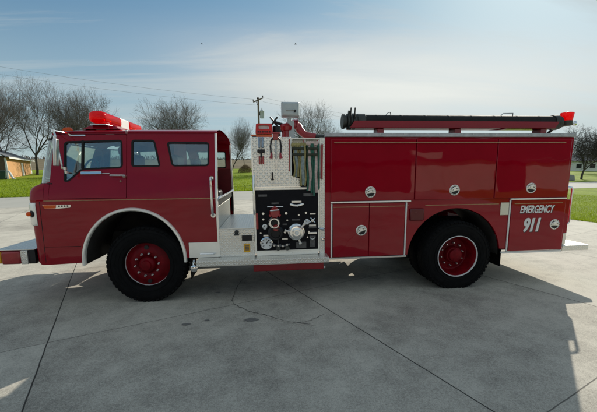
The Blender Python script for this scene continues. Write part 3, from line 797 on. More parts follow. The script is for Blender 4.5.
# lettering on the rear compartment door
def text(body_, size, x, z, m, y, parent, name, ext=.002, shear=.28, sx=1., bold=0.):
    cu = bpy.data.curves.new(name, 'FONT'); cu.body = body_; cu.size = size; cu.extrude = ext; cu.shear = shear; cu.offset = bold
    to = bpy.data.objects.new(name, cu); col.objects.link(to)
    bpy.context.view_layer.update()
    me = bpy.data.meshes.new_from_object(to.evaluated_get(bpy.context.evaluated_depsgraph_get()))
    bpy.data.objects.remove(to)
    me.materials.clear(); me.materials.append(M[m])
    me.transform(Matrix.Translation((x, y, z)) @ Matrix.Rotation(R(90), 4, 'X') @ Matrix.Scale(sx, 4, (1, 0, 0)))
    o = bpy.data.objects.new(name, me); col.objects.link(o); o.parent = parent
    return o
rear_near = [o for o in bpy.data.objects if o.name.startswith('rear_door')][0]
for dx, dz, m_, yy in ((.010, -.008, 'letter_shadow', -.0185), (0, 0, 'letter', -.0215)):
    text('EMERGENCY', .155, 5.452+dx, 1.145+dz, m_, yy, rear_near, 'emergency_lettering', .0015, .25, .615, .0045)
    text('911', .285, 5.515+dx, .86+dz, m_, yy, rear_near, 'number_lettering', .0015, .25, .66, .007)
    text('911', .285, 5.528+dx, .862+dz, m_, yy-.0007, rear_near, 'number_lettering', .0015, .25, .66, .007)
rear_far = [o for o in bpy.data.objects if o.name.startswith('rear_door')][1]

# tailboard and rear rails
tb = B('tailboard', 'tread_xy', fe, X1+.004, 6.68, .0, W, .598, .612, .002)
B('tailboard_lip', 'tread_xz', tb, X1+.004, 6.682, -.004, .008, .53, .611, .002)
B('tailboard_lip', 'tread_xz', tb, X1+.004, 6.682, W-.008, W+.004, .53, .611, .002)
B('tailboard_back', 'tread_yz', tb, 6.68, 6.69, .0, W, .53, .611, .002)
B('tail_bracket', 'alu', tb, X1+.005, X1+.10, .05, .16, .614, .80, .006)
for y in (.06, W-.06):
    MB().tube([(X1, y, 1.52), (X1+.11, y, 1.51), (X1+.125, y, 1.48), (X1+.125, y, .98), (X1+.11, y, .95), (X1+.08, y, .94)], .016, 8).build('rear_rail', 'chrome', fe)
    tl = B('tail_lamp', 'red_lens', fe, X1+.001, X1+.03, y+.06 if y < 1 else y-.2, y+.2 if y < 1 else y-.06, 1.55, 1.69, .01)
B('hose_bed_gate', 'alu', fe, X1+.001, X1+.012, .6, W-.6, 1.75, 2.2, .003)

# ---- hard suction trough on the roof
TY = .34
tg = MB()
tr_out = [(2.97, 2.500), (6.36, 2.500), (6.28, 2.418), (2.93, 2.418)]
tg.panel([(2.95, 2.515), (6.17, 2.515), (6.11, 2.415), (2.88, 2.415)], [], lambda u, v, k: (u, TY-.125+.012*k, v))
tg.panel([(2.95, 2.515), (6.17, 2.515), (6.11, 2.415), (2.88, 2.415)], [], lambda u, v, k: (u, TY+.113+.012*k, v))
tg.box(2.9, 6.11, TY-.112, TY+.112, 2.410, 2.422)
hs = tg.build('hose_trough', 'paint', fe, .004)
for x in (3.35, 4.55, 5.95): B('trough_foot', 'red_metal', hs, x-.05, x+.05, TY-.09, TY+.09, 2.236, 2.409, .005)
for x in (2.90, 2.96): MB().tube([(x, TY-.1, 2.45), (x-.01, TY-.12, 2.62), (x+.005, TY-.08, 2.70)], .010, 6).build('trough_clip', 'dark', hs)
for x0, x1_ in ((3.46, 3.53), (5.28, 5.48)): MB().tube([(x0, TY, 2.62), (x0+.02, TY-.03, 2.645), (x1_-.02, TY-.03, 2.65), (x1_, TY, 2.62)], .007, 6).build('strap_loop', 'steel', hs)
# beacon on the tail end
bc = MB().lathe([(.078, 2.545), (.08, 2.57), (.092, 2.655), (.09, 2.668), (.06, 2.675), (.002, 2.675)], 'Z', (6.40, TY, 0), 28).build('beacon', 'red_lens', fe)
MB().lathe([(.06, 2.47), (.08, 2.50), (.08, 2.545), (.01, 2.545)], 'Z', (6.40, TY, 0), 24).build('beacon_base', 'coupling', bc)
ba = MB().tube([(6.2, TY+.12, 2.36), (6.28, TY+.10, 2.44), (6.38, TY+.03, 2.48), (6.50, TY+.0, 2.50)], .022, 8); ba.tube([(6.22, TY+.12, 2.236), (6.2, TY+.12, 2.36)], .022, 8); ba.build('beacon_bracket', 'coupling', bc)
MB().lathe([(.015, .0), (.034, -.03), (.038, -.05), (.015, -.06)], 'Y', (6.52, TY+.02, 2.505), 18).build('scene_lamp', 'chrome', bc)

# hard suction hose lying in the trough
hz = thing('suction_hose', 'long black hard suction hose lying in the red trough on the body roof', 'hose', (2.9, TY, 2.42))
def hloc(o): o.parent = hz; o.location = (-2.9, -TY, -2.42); return o
ho = MB().tube([(3.1, TY, 2.518), (6.17, TY, 2.518)], .10, 28)
for i in range(8): ho.lathe([(.1, -.02), (.1015, -.015), (.1015, .015), (.1, .02)], 'X', (3.3+i*.37, TY, 2.518), 24)
hloc(ho.build('hose_body', 'hosegrey'))
cp = MB().lathe([(.088, 2.985), (.1, 2.99), (.1, 3.0), (.112, 3.01), (.112, 3.12), (.10, 3.13), (.08, 3.13)], 'X', (0, TY, 2.518), 32)
hloc(cp.build('coupling', 'coupling'))
cg = MB()
for i, (a, b, r_) in enumerate(((2.79, 2.825, .105), (2.83, 2.855, .085), (2.86, 2.885, .112), (2.89, 2.94, .095), (2.945, 2.98, .118))): cg.lathe([(.02, a), (r_, a), (r_, b), (.02, b)], 'X', (0, TY, 2.518), 32)
for k in range(3):
    lg = MB().box(2.87, 2.90, -.015, .015, .10, .155); lg.xf(Matrix.Translation((0, TY, 2.518)) @ Matrix.Rotation(R(120*k+20), 4, 'X')); cg.add(lg.v, lg.f)
hloc(cg.build('swivel_coupling', 'coupling'))
ce = MB().lathe([(.05, 6.14), (.112, 6.14), (.115, 6.22), (.10, 6.24), (.10, 6.27), (.03, 6.27)], 'X', (0, TY, 2.518), 32)
hloc(ce.build('coupling', 'coupling'))

# ---- deck gun, scene light, cases on the pump deck (fixed gear is part of the engine)
dg = MB()
dg.tube([(1.98, .62, 2.25), (1.98, .62, 2.42)], .07, 14); dg.lathe([(.02, 2.40), (.1, 2.42), (.11, 2.47), (.07, 2.52), (.02, 2.53)], 'Z', (1.98, .62, 0), 20)
dg.tube([(1.98, .62, 2.46), (2.05, .62, 2.51), (2.11, .62, 2.52), (2.17, .62, 2.48), (2.2, .62, 2.42), (2.27, .62, 2.36), (2.36, .62, 2.34), (2.44, .60, 2.33)], [.06, .065, .065, .065, .06, .055, .05, .045], 14)
dg.lathe([(.05, 0), (.085, .01), (.085, .035), (.05, .045)], 'X', (2.13, .62, 2.50), 18)
dgo = dg.build('deck_gun', 'red_metal', fe)
gx = MB()
gx.tube([(1.74, .62, 2.62), (1.86, .62, 2.47)], .014, 6); gx.tube([(1.75, .62, 2.49), (1.85, .62, 2.62)], .014, 6); gx.tube([(1.79, .62, 2.55), (1.96, .62, 2.50)], .022, 8)
gx.tube([(1.93, .6, 2.46), (1.86, .58, 2.40)], .03, 8)
gx.build('gun_handwheel', 'black', dgo)
gn = MB().tube([(2.44, .60, 2.33), (2.53, .59, 2.33), (2.6, .58, 2.325)], [.04, .03, .035], 12); gn.build('gun_nozzle', 'coupling', dgo)
sl = MB().loft([[(1.905, .56, 2.60), (2.185, .56, 2.60), (2.185, .56, 2.83), (1.905, .56, 2.83)], [(1.915, .50, 2.61), (2.175, .50, 2.61), (2.175, .50, 2.82), (1.915, .50, 2.82)],
                [(1.94, .47, 2.635), (2.15, .47, 2.635), (2.15, .47, 2.795), (1.94, .47, 2.795)]][::-1], True, True).build('scene_light', 'grey_housing', fe, .01)
sk = MB().tube([(2.03, .58, 2.6), (2.03, .58, 2.52)], .03, 10); sk.tube([(1.98, .45, 2.70), (2.09, .45, 2.70)], .008, 6); sk.tube([(1.98, .45, 2.70), (1.98, .48, 2.70)], .008, 6); sk.tube([(2.09, .45, 2.70), (2.09, .48, 2.70)], .008, 6)
sk.box(2.02, 2.10, .555, .59, 2.26, 2.56); sk.build('light_mount', 'grey_housing', sl)
MB().tube([(2.10, .46, 2.665), (2.115, .46, 2.70)], .012, 6).build('tilt_knob', 'black', sl)
MB().box(1.915, 2.175, .561, .57, 2.61, 2.82).build('lamp_glass', 'white_plastic', sl)

# ---- the loose gear
cs = thing('equipment_case', 'bright red carry case with a large handle opening, on the orange box', 'case', (1.64, .28, 2.325))
MB().panel(rnd([(-.12, 0), (.125, 0), (.115, .145), (-.11, .145)], .02), [rnd([(-.075, .07), (.07, .07), (.068, .122), (-.075, .122)], .015)], lambda u, v, k: (u, -.06+.12*k, v)).build('shell', 'redplastic', cs, .008)
kb = MB()
for i in range(6): kb.box(-.09+.032*i, -.07+.032*i, -.066, -.058, .02, .04)
kb.build('label_strip', 'black', cs)
MB().box(-.07, .065, -.02, .03, .071, .12).build('inner_panel', 'white_plastic', cs)
ob = thing('tool_box', 'low orange box on the pump deck edge under the red carry case', 'tool box', (1.61, .28, 2.25))
MB().box(-.155, .15, -.09, .2, .0, .065).build('shell', 'orange', ob, .012); MB().box(-.13, -.08, -.096, -.089, .02, .045).build('latch', 'black', ob)
dk = thing('cylinder_lamp', 'small black cylindrical lamp beside the red carry case', 'lamp', (1.825, .35, 2.25))
MB().lathe([(.05, 0), (.05, .03), (.03, .04), (.03, .06)], 'Z', n=20).build('stem', 'red_metal', dk)
MB().lathe([(.02, .06), (.058, .062), (.06, .19), (.05, .2), (.01, .2)], 'Z', n=20).build('body', 'black', dk)

# tools hung on the upper treadplate
t1 = thing('folding_tool', 'steel folding tool with blue head and red grips on the left of the upper panel', 'hand tool', (1.595, -.01, 1.90))
MB().box(-.035, -.012, -.03, -.002, .215, .36).box(.012, .035, -.03, -.002, .215, .36).box(-.006, .006, -.025, -.004, .19, .36).build('blade', 'blue_metal', t1, .005)
MB().box(-.05, .05, -.045, -.004, .15, .195).box(-.012, .012, -.04, -.004, .09, .16).build('hinge', 'black', t1, .006)
MB().box(-.036, -.012, -.035, -.004, .0, .105).box(.014, .038, -.035, -.004, .0, .105).box(-.008, .008, -.02, -.004, .0, .10).build('grip', 'red_metal', t1, .006)
t2 = thing('bolt_cutter', 'long bolt cutter with black arms and red grips on the middle of the upper panel', 'bolt cutter', (1.795, -.01, 1.975))
a_ = MB()
for sgn in (-1, 1):
    a_.tube([(sgn*.012, -.03, .29), (sgn*.06, -.03, .24), (sgn*.072, -.03, .16), (sgn*.066, -.03, .075), (sgn*.05, -.03, .07)], .011, 8)
a_.build('arm', 'black', t2)
for sgn in (-1, 1):
    g_ = MB().tube([(sgn*.06, -.03, .078), (sgn*.062, -.03, .03), (sgn*.07, -.03, 0)], [.012, .017, .024], 8); g_.build('grip', 'red_metal', t2)
MB().box(-.035, .035, -.045, -.004, .245, .33).box(-.06, .06, -.05, -.03, .32, .345).build('head', 'red_metal', t2, .008)
t3 = thing('pry_bar', 'slim bright steel pry bar hung point-down between the bolt cutter arms', 'pry bar', (1.798, -.01, 1.81))
MB().tube([(0, -.015, .42), (0, -.015, .2), (0.0, -.015, .15)], .011, 8).build('shaft', 'steel', t3)
MB().loft([[(-.016, -.02, .16), (.016, -.02, .16), (.016, -.008, .16), (-.016, -.008, .16)], [(-.006, -.017, 0), (.006, -.017, 0), (.006, -.01, 0), (-.006, -.01, 0)]], True, True).build('tip', 'steel', t3)
t4 = thing('spanner', 'short black spanner clipped low on the upper treadplate panel', 'spanner', (1.742, -.005, 1.64))
MB().box(-.012, .012, -.03, -.004, .05, .145).box(-.02, .02, -.035, -.004, .04, .06).build('handle', 'black', t4, .005)
MB().box(-.035, .11, -.02, -.004, -.012, -.002).box(-.006, .006, -.02, -.004, 0, .04).build('clip', 'steel', t4, .002)

# folded hoses hanging in the two bays
def hose_loop(mb, x, y, z0, z1, w, t, sway):
    """one flat hose hanging down from z1 to z0"""
    rings = []; n = 14
    for i in range(n+1):
        q = i/n; z = z1+(z0-z1)*q; xx = x+sway*math.sin(q*2.6)+.006*math.sin(q*9+x*40); yy = y+.012*math.sin(q*5+x*60)
        rings.append([(xx+w*.5*math.copysign(abs(math.cos(a))**.5, math.cos(a)), yy+t*.5*math.sin(a), z) for a in [2*math.pi*k/12 for k in range(12)]])
    mb.loft(rings, True, True)
def bundle(name, label, x0, cols_a, cols_b, ma, mb_, zt, zb, group):
    t = thing(name, label, 'hose', (x0, -.025, zt), group)
    A, Bm = MB(), MB()
    for (dx, dy, zz, w) in cols_a: hose_loop(A, dx, dy, zz-zt, 0, w, .035, .012)
    for (dx, dy, zz, w) in cols_b: hose_loop(Bm, dx, dy, zz-zt, 0, w, .035, .010)
    A.build('edge_fold', ma, t); Bm.build('middle_fold', mb_, t)
    return t
hy = bundle('hanging_hose', 'yellow-edged grey hose folded and hung in the left hose bay', 2.01,
            [(.025, .0, 1.72, .022), (.085, .0, 1.72, .03), (.112, -.02, 1.60, .024), (.172, -.02, 1.60, .026), (.06, .05, 1.75, .05), (.14, .04, 1.66, .05)],
            [(.055, .004, 1.722, .045), (.142, -.016, 1.605, .05)], 'h_yellow', 'h_grey', 2.15, 1.6, 'folded hoses on the pump panel')
for zo in (-.05, -.13): MB().box(.005, .19, -.045, -.02, zo-.012, zo+.022).build('strap', 'strap', hy, .006)
tp = MB()
for k in range(5): tp.lathe([(.012, -.025), (.03, -.02), (.03, .02), (.012, .025)], 'Y', (.02+.038*k, 0, .005), 10)
tp.build('top_fold', 'h_yellow', hy)
hg = bundle('hanging_hose', 'green-edged faded pink hose folded and hung in the right hose bay', 2.205,
            [(.012, .0, 1.53, .026), (.078, .0, 1.50, .034), (.10, -.015, 1.46, .024), (.165, .0, 1.54, .03), (.05, .05, 1.6, .05), (.13, .05, 1.6, .05)],
            [(.045, .002, 1.53, .044), (.132, .0, 1.50, .044)], 'h_green', 'h_pink', 2.17, 1.53, 'folded hoses on the pump panel')
for zo in (-.07, -.15): MB().box(.01, .165, -.045, -.02, zo-.012, zo+.018).build('strap', 'strap', hg, .006)
tp = MB()
for k in range(4): tp.lathe([(.012, -.025), (.03, -.02), (.03, .02), (.012, .025)], 'Y', (.03+.04*k, 0, .005), 10)
tp.build('top_fold', 'h_pink', hg)

# ================================================================== SETTING
def concrete_mat():
    m, nt, p, o = new_mat('concrete')
    co = coords(nt)
    s = N(nt, 'ShaderNodeSeparateXYZ'); L(nt, co, s.inputs[0])
    ph = -.409; ca, sa = math.cos(ph), math.sin(ph)
    wob = math_node(nt, 'MULTIPLY_ADD', noise(nt, 5, 3, .6, co), .012, -.006)
    b = math_node(nt, 'ADD', math_node(nt, 'MULTIPLY', s.outputs[0], ca), math_node(nt, 'MULTIPLY', s.outputs[1], -sa))
    a = math_node(nt, 'ADD', math_node(nt, 'MULTIPLY', s.outputs[0], sa), math_node(nt, 'MULTIPLY', s.outputs[1], ca))
    def joint(v, off, sp, w):
        u = math_node(nt, 'DIVIDE', math_node(nt, 'ADD', math_node(nt, 'ADD', v, wob), -off+sp*.5+100*sp), sp)
        d = math_node(nt, 'MULTIPLY', math_node(nt, 'ABSOLUTE', math_node(nt, 'SUBTRACT', math_node(nt, 'FRACT', u), .5)), sp)
        mr = N(nt, 'ShaderNodeMapRange'); mr.inputs['From Min'].default_value = w*.6; mr.inputs['From Max'].default_value = w*1.3
        mr.inputs['To Min'].default_value = 1; mr.inputs['To Max'].default_value = 0; L(nt, d, mr.inputs['Value'])
        return mr.outputs[0], u
    j1, u1 = joint(b, -1.097, 3.083, .0065); j2, u2 = joint(a, -.705, 3.18, .005)
    jt = math_node(nt, 'MAXIMUM', j1, math_node(nt, 'MULTIPLY', j2, .75))
    # slab-to-slab tone
    cv = N(nt, 'ShaderNodeCombineXYZ'); L(nt, math_node(nt, 'FLOOR', math_node(nt, 'ADD', u1, .5)), cv.inputs[0]); L(nt, math_node(nt, 'FLOOR', math_node(nt, 'ADD', u2, .5)), cv.inputs[1])
    wn = N(nt, 'ShaderNodeTexWhiteNoise', noise_dimensions='3D'); L(nt, cv.outputs[0], wn.inputs[0])
    big = noise(nt, .55, 6, .62, co); mid = noise(nt, 3.5, 6, .65, co); fine = noise(nt, 60, 4, .7, co); grain = noise(nt, 240, 2, .6, co)
    t = math_node(nt, 'ADD', math_node(nt, 'MULTIPLY', big, .45), math_node(nt, 'MULTIPLY', mid, .3))
    t = math_node(nt, 'ADD', t, math_node(nt, 'MULTIPLY', fine, .36))
    t = math_node(nt, 'ADD', t, math_node(nt, 'MULTIPLY', grain, .38))
    t = math_node(nt, 'ADD', t, math_node(nt, 'MULTIPLY', wn.outputs[0], .10))
    c = ramp(nt, t, [(.56, (.135, .124, .108)), (.72, (.345, .322, .278)), (.88, (.56, .528, .455))])
    # old drips and blotches
    st = noise(nt, 1.7, 8, .7, N_map(nt, co, (1, 1.0, 1), (11, 3, 0)))
    stain = ramp(nt, st, [(.58, (0, 0, 0)), (.70, (1, 1, 1))])
    c = mixc(nt, math_node(nt, 'MULTIPLY', stain, .38), c, (.20, .185, .165))
    pk = noise(nt, 34, 2, .5, co)
    c = mixc(nt, math_node(nt, 'MULTIPLY', ramp(nt, pk, [(.70, (0, 0, 0)), (.74, (1, 1, 1))]), .45), c, (.16, .15, .14))
    c = mixc(nt, math_node(nt, 'MULTIPLY', jt, .93), c, (.022, .021, .02))
    L(nt, c, p.inputs['Base Color']); p.inputs['Roughness'].default_value = .88; p.inputs['Specular IOR Level'].default_value = .3
    h = math_node(nt, 'SUBTRACT', math_node(nt, 'ADD', math_node(nt, 'MULTIPLY', fine, .5), math_node(nt, 'MULTIPLY', grain, .5)), math_node(nt, 'MULTIPLY', jt, 3))
    bump(nt, p, h, .45, .004)
    return m
def N_map(nt, vec, sc_, loc=(0, 0, 0)):
    mp = N(nt, 'ShaderNodeMapping'); mp.inputs['Scale'].default_value = sc_; mp.inputs['Location'].default_value = loc
    L(nt, vec, mp.inputs[0]); return mp.outputs[0]
def asphalt_mat():
    m, nt, p, o = new_mat('asphalt'); co = coords(nt)
    t = math_node(nt, 'ADD', math_node(nt, 'MULTIPLY', noise(nt, .4, 5, .6, co), .5), math_node(nt, 'MULTIPLY', noise(nt, 40, 3, .7, co), .5))
    L(nt, ramp(nt, t, [(.3, (.33, .325, .295)), (.7, (.42, .41, .37))]), p.inputs['Base Color'])
    p.inputs['Roughness'].default_value = .9; bump(nt, p, noise(nt, 90, 3, .7, co), .4, .005)
    return m
def grass_mat(name, cols, scale=1.):
    m, nt, p, o = new_mat(name); co = coords(nt)
    t = math_node(nt, 'ADD', math_node(nt, 'MULTIPLY', noise(nt, .25*scale, 5, .6, co), .4), math_node(nt, 'MULTIPLY', noise(nt, 3.*scale, 5, .7, co), .35))
    t = math_node(nt, 'ADD', t, math_node(nt, 'MULTIPLY', noise(nt, 25*scale, 3, .7, co), .25))
    L(nt, ramp(nt, t, [(.40, cols[0]), (.5, cols[1]), (.61, cols[2])]), p.inputs['Base Color'])
    p.inputs['Roughness'].default_value = .9; p.inputs['Specular IOR Level'].default_value = .15
    bump(nt, p, noise(nt, 14*scale, 5, .75, co), .9, .06)
    return m
M['concrete'] = concrete_mat(); M['asphalt'] = asphalt_mat()
M['lawn'] = grass_mat('lawn_grass', ((.125, .175, .008), (.20, .275, .014), (.29, .36, .03)))
M['field'] = grass_mat('dry_field', ((.10, .085, .05), (.17, .14, .085), (.22, .18, .11)), .3)
M['blade'] = simple('grass_blade', (.19, .26, .012), .7, 0, .35, 3, spec=.2)
_nt = M['blade'].node_tree; _t = N(_nt, 'ShaderNodeBsdfTranslucent'); _t.inputs[0].default_value = (.26, .34, .015, 1); _mx = N(_nt, 'ShaderNodeMixShader'); _mx.inputs[0].default_value = .45
L(_nt, _nt.nodes['Principled BSDF'].outputs[0], _mx.inputs[1]); L(_nt, _t.outputs[0], _mx.inputs[2]); L(_nt, _mx.outputs[0], _nt.nodes['Material Output'].inputs[0])
M['bark'] = simple('grey_bark', (.07, .06, .053), .9, 0, .35, 3, .5, .02)
M['twig'] = simple('brown_twig', (.115, .097, .084), .9, 0, .3, 2)
M['twig_dark'] = simple('dark_twig', (.05, .04, .037), .9, 0, .3, 2)
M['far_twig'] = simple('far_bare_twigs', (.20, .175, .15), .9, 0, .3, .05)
M['crackmat'] = simple('crack_dirt', (.06, .057, .052), .95)
M['oil'] = simple('oil_stain_mat', (.17, .165, .155), .6, 0, .3, 10)
M['pale'] = simple('worn_pale_concrete', (.47, .43, .37), .9, 0, .15, 20)

def gz(x, y):
    t = y-(29.6+.23*x)
    if t <= 0: return 0.
    t2 = t if t < 300 else 300+(t-300)*.15
    return .048*max(0, t2-2+2*math.exp(-t2/2))
def axis_pts():
    a = [0]; s = 2.5
    while a[-1] < 2500:
        a.append(a[-1]+s)
        if a[-1] > 70: s *= 1.12
    return a
ap = axis_pts(); xs = sorted({-v for v in ap} | set(ap)); ys = sorted({-v for v in ap if v < 900} | set(ap))
gm = MB(); nx = len(xs)
gm.v = [Vector((x, y, gz(x, y)-.012)) for y in ys for x in xs]
gm.f = [[j*nx+i, j*nx+i+1, (j+1)*nx+i+1, (j+1)*nx+i] for j in range(len(ys)-1) for i in range(nx-1)]
tag(gm.build('ground', 'lawn', None, smooth=60, recalc=False), kind='structure')
# dry field beyond
fm = MB(); rows = []
ft = [64, 66, 75, 90, 110, 140, 180, 230, 300, 380, 500]
fx = [-400+20*i for i in range(46)]
for t_ in ft: rows.append([(x, 29.6+.23*x+t_+.8*math.sin(x*.21+t_), gz(x, 29.6+.23*x+t_)+.05) for x in fx])
fm.loft(rows); tag(fm.build('field', 'field', None, smooth=60), kind='structure')
# road and apron
rm = MB(); rm.loft([[(x, 18.0+.22*x, .0), (x, 29.4+.23*x, .0)] for x in [-200+10*i for i in range(45)]]); tag(rm.build('road', 'asphalt', None), kind='structure')
apron_edge = [(16.5, -25), (14.2, -8), (13.3, 0), (12.74, 5.4), (12.55, 7), (12.3, 12), (12.15, 20.65)]
apf = MB()
apf.loft([[(x, -28 if i == 0 else y, .0055), (-45, min(y, 18-.22*45-.01) if y < 8 else 18-.22*45-.01, .0055)] for i, (x, y) in enumerate(apron_edge)])
# build as a proper polygon instead: fan of strips between left and right borders
apf = MB(); apf.panel([(-40, -28), (16.5, -28)]+apron_edge+[(-40, 18-.22*40)], [], lambda u, v, k: (u, v, .006-.01*k))
tag(apf.build('concrete_apron', 'concrete', None, smooth=0), kind='structure')
# narrow sunlit strip where apron meets road: shallow gutter joint
# cracks and stains
def ribbon(name, pts, w, m, z=.0105):
    mb = MB(); rows = []
    for i, p in enumerate(pts):
        a = Vector(pts[max(0, i-1)]); b = Vector(pts[min(len(pts)-1, i+1)]); d = (b-a).normalized(); n = Vector((-d.y, d.x))
        ww = w*random.uniform(.5, 1.2); P_ = Vector(p)
        rows.append([(*(P_+n*ww), z), (*(P_-n*ww), z)])
    mb.loft(rows); return tag(mb.build(name, m, None), kind='structure')
def jitter(pts, sub=8, amp=.02):
    out = []
    for i in range(len(pts)-1):
        for k in range(sub):
            q = k/sub; out.append((pts[i][0]*(1-q)+pts[i+1][0]*q+random.uniform(-amp, amp), pts[i][1]*(1-q)+pts[i+1][1]*q+random.uniform(-amp, amp)))
    return out+[pts[-1]]
ribbon('pavement_crack', jitter([(1.387, 1.077), (1.256, .923), (1.189, .666), (1.151, .337), (1.132, .043), (1.149, -.223), (1.262, -.376), (1.401, -.524), (1.556, -.637), (1.729, -.776), (1.904, -.91), (2.032, -.952), (2.13, -.98)], 5, .012), .0045, 'crackmat')
ribbon('pavement_crack', jitter([(2.032, -.952), (2.206, -.835), (2.33, -.73)], 6, .012), .003, 'crackmat', .0107)
ribbon('pavement_crack', jitter([(1.078, .302), (1.292, .275), (1.49, .249)], 6, .012), .0025, 'crackmat', .0109)
ribbon('worn_edge', jitter([(1.556, -.66), (1.729, -.80), (1.904, -.93), (2.032, -.975), (2.181, -1.02)], 5, .012), .012, 'pale', .0095)
def blob(name, x, y, r, m, sq=.6, z=.0105):
    n = 28; mb = MB(); mb.add([(x+r*math.cos(2*math.pi*i/n)*(1+.25*math.sin(i*1.7+x*9)), y+r*sq*math.sin(2*math.pi*i/n)*(1+.25*math.cos(i*2.3+y*7)), z) for i in range(n)], [tuple(range(n))])
    return tag(mb.build(name, m, None), kind='structure')
for bx_, by_, br_ in ((1.424, -.782, .085), (.657, -.811, .05), (.889, -.73, .03), (.891, .239, .04)): blob('oil_stain', bx_, by_, br_, 'oil')

# grass blades along the near edge of the right-hand lawn
gb = MB()
def edge_x(y):
    for (a, b) in zip(apron_edge, apron_edge[1:]):
        if a[1] <= y <= b[1]: return a[0]+(b[0]-a[0])*(y-a[1])/(b[1]-a[1])
    return 12.7
rg = random.Random(3)
gv, gf = [], []
for i in range(52000):
    y = 2+18*rg.random(); x = edge_x(min(20.6, y))-.03+12*rg.random()**1.8
    h = rg.uniform(.03, .085)*(1.3 if x < edge_x(min(20.6, y))+.2 else 1); a = rg.random()*6.28; w_ = rg.uniform(.004, .009)
    lx, lyy = rg.uniform(-.03, .03), rg.uniform(-.03, .03); n = len(gv)
    gv += [(x-w_*math.cos(a), y-w_*math.sin(a), -.01), (x+w_*math.cos(a), y+w_*math.sin(a), -.01), (x+lx, y+lyy, h)]
    gf.append((n, n+1, n+2))
for i in range(26000):
    x = rg.uniform(-34, 9); y = 29.5+.23*x+30*rg.random()**2.2; z = gz(x, y)
    h = rg.uniform(.06, .16); a = rg.random()*6.28; w_ = rg.uniform(.02, .05); n = len(gv)
    gv += [(x-w_*math.cos(a), y-w_*math.sin(a), z-.02), (x+w_*math.cos(a), y+w_*math.sin(a), z-.02), (x+rg.uniform(-.06, .06), y+rg.uniform(-.06, .06), z+h)]
    gf.append((n, n+1, n+2))
gb.v = [Vector(p) for p in gv]; gb.f = [list(f) for f in gf]
tag(gb.build('grass', 'blade', None, smooth=0, recalc=False), kind='stuff')

# ---- bare trees
def tree_meshes(seed, H, spread=1., levels=6, upright=.35, tw=.009, first=.22, mul=1.):
    rg = random.Random(seed); T, C = MB(), MB()
    def seg(mb, p, q, r0, r1, n):
        d = (q-p).normalized(); a = Vector((0, 0, 1)) if abs(d.z) < .9 else Vector((1, 0, 0)); u = d.cross(a).normalized(); w = d.cross(u)
        k0 = len(mb.v)
        for (c, r) in ((p, r0), (q, r1)):
            for k in range(n):
                t = 2*math.pi*k/n; mb.v.append(c+(u*math.cos(t)+w*math.sin(t))*r)
        for k in range(n):
            k2 = (k+1) % n; mb.f.append([k0+k, k0+k2, k0+n+k2, k0+n+k])
    def grow(p, d, ln, r, lv):
        n = 3 if lv >= 2 else 4
        segs = 4 if lv == 0 else 3
        for i in range(segs):
            d = (d+Vector((rg.gauss(0, .13), rg.gauss(0, .13), rg.gauss(.04*upright if lv > 1 else 0, .09)))).normalized()
            q = p+d*(ln/segs); r1 = max(tw*.7, r*(1-.32/segs*1.2))
            seg(T if lv <= 1 else C, p, q, r, r1, 7 if lv == 0 else 5 if lv == 1 else n)
            if lv > 0 and lv < levels and i < segs-1 and rg.random() < .72*mul:
                child(q, d, ln*rg.uniform(.5, .75), r1*.6, lv+1, rg.uniform(30, 60))
            p, r = q, r1
        if lv < levels:
            k = rg.choice((2, 3, 3)) if lv > 0 else rg.choice((4, 5))
            for j in range(k): child(p, d, ln*rg.uniform(.66, .86)*(1.5 if lv == 0 else 1), r*(.72 if j else .85), lv+1, rg.uniform(12, 38)*spread, j*2.4)
    def child(p, d, ln, r, lv, ang, ph=None):
        ph = rg.uniform(0, 6.28) if ph is None else ph+rg.uniform(-.5, .5)
        a = Vector((0, 0, 1)) if abs(d.z) < .9 else Vector((1, 0, 0)); u = d.cross(a).normalized(); w = d.cross(u)
        nd = d*math.cos(R(ang))+(u*math.cos(ph)+w*math.sin(ph))*math.sin(R(ang)); nd.z += .12*upright; nd.normalize()
        grow(p, nd, ln, max(tw, r), lv)
    grow(Vector((0, 0, -.2)), Vector((0, 0, 1)), H*first, H*.0155, 0)
    zmax = sorted(v.z for v in C.v)[int(len(C.v)*.992)]
    k = H/zmax
    for mb in (T, C): mb.v = [v*k for v in mb.v]
    return T, C
def proto_tree(name, seed, H, label, bark='bark', twig='twig', **kw):
    T, C = tree_meshes(seed, H, **kw)
    t = thing(name, label, 'tree')
    T.build('trunk', bark, t, smooth=60, recalc=False); C.build('crown', twig, t, smooth=0, recalc=False)
    return t
protos = [proto_tree('bare_tree', 11, 16, 'x', spread=.85, levels=6, upright=.7, first=.26, tw=.0085), proto_tree('bare_tree', 23, 16, 'x', spread=1.05, levels=6, first=.2, upright=.6, tw=.0085),
          proto_tree('bare_tree', 37, 16, 'x', spread=1.25, levels=6, first=.15, upright=.6, tw=.0085),
          proto_tree('bare_tree', 71, 16, 'x', spread=.7, levels=6, upright=1.0, first=.2, tw=.0085)]
used_p = set()
CAM = Vector((1.631, -4.687, 1.782))
def plant(pi, rx, s_, top, label, wk=1.):
    """tree at lateral ratio rx, distance s_ from the camera row, reaching elevation ratio top"""
    x, y = CAM.x+rx*s_, CAM.y+s_; zb = gz(x, y); h = CAM.z+top*s_-zb
    if pi in used_p: o = copy_tree(protos[pi])
    else: o = protos[pi]; used_p.add(pi)
    o.location = (x, y, zb-.05); k = h/16; o.scale = (k*wk, k*wk, k); o.rotation_euler.z = random.uniform(0, 6.28)
    o['label'] = label; o['group'] = 'bare trees along the field'
    return o
plant(0, -.688, 62, .262, 'tall bare tree right behind the shed roof, nearest the left edge', .85)
plant(1, -.622, 66, .240, 'tall bare tree just right of the shed, its trunk clear beside the ochre wall', .8)
plant(3, -.565, 74, .222, 'bare tree behind the cab windscreen, with more bare trees to its left', .8)
plant(3, -.765, 70, .255, 'bare tree cut off by the left edge, standing behind the shed', .85)
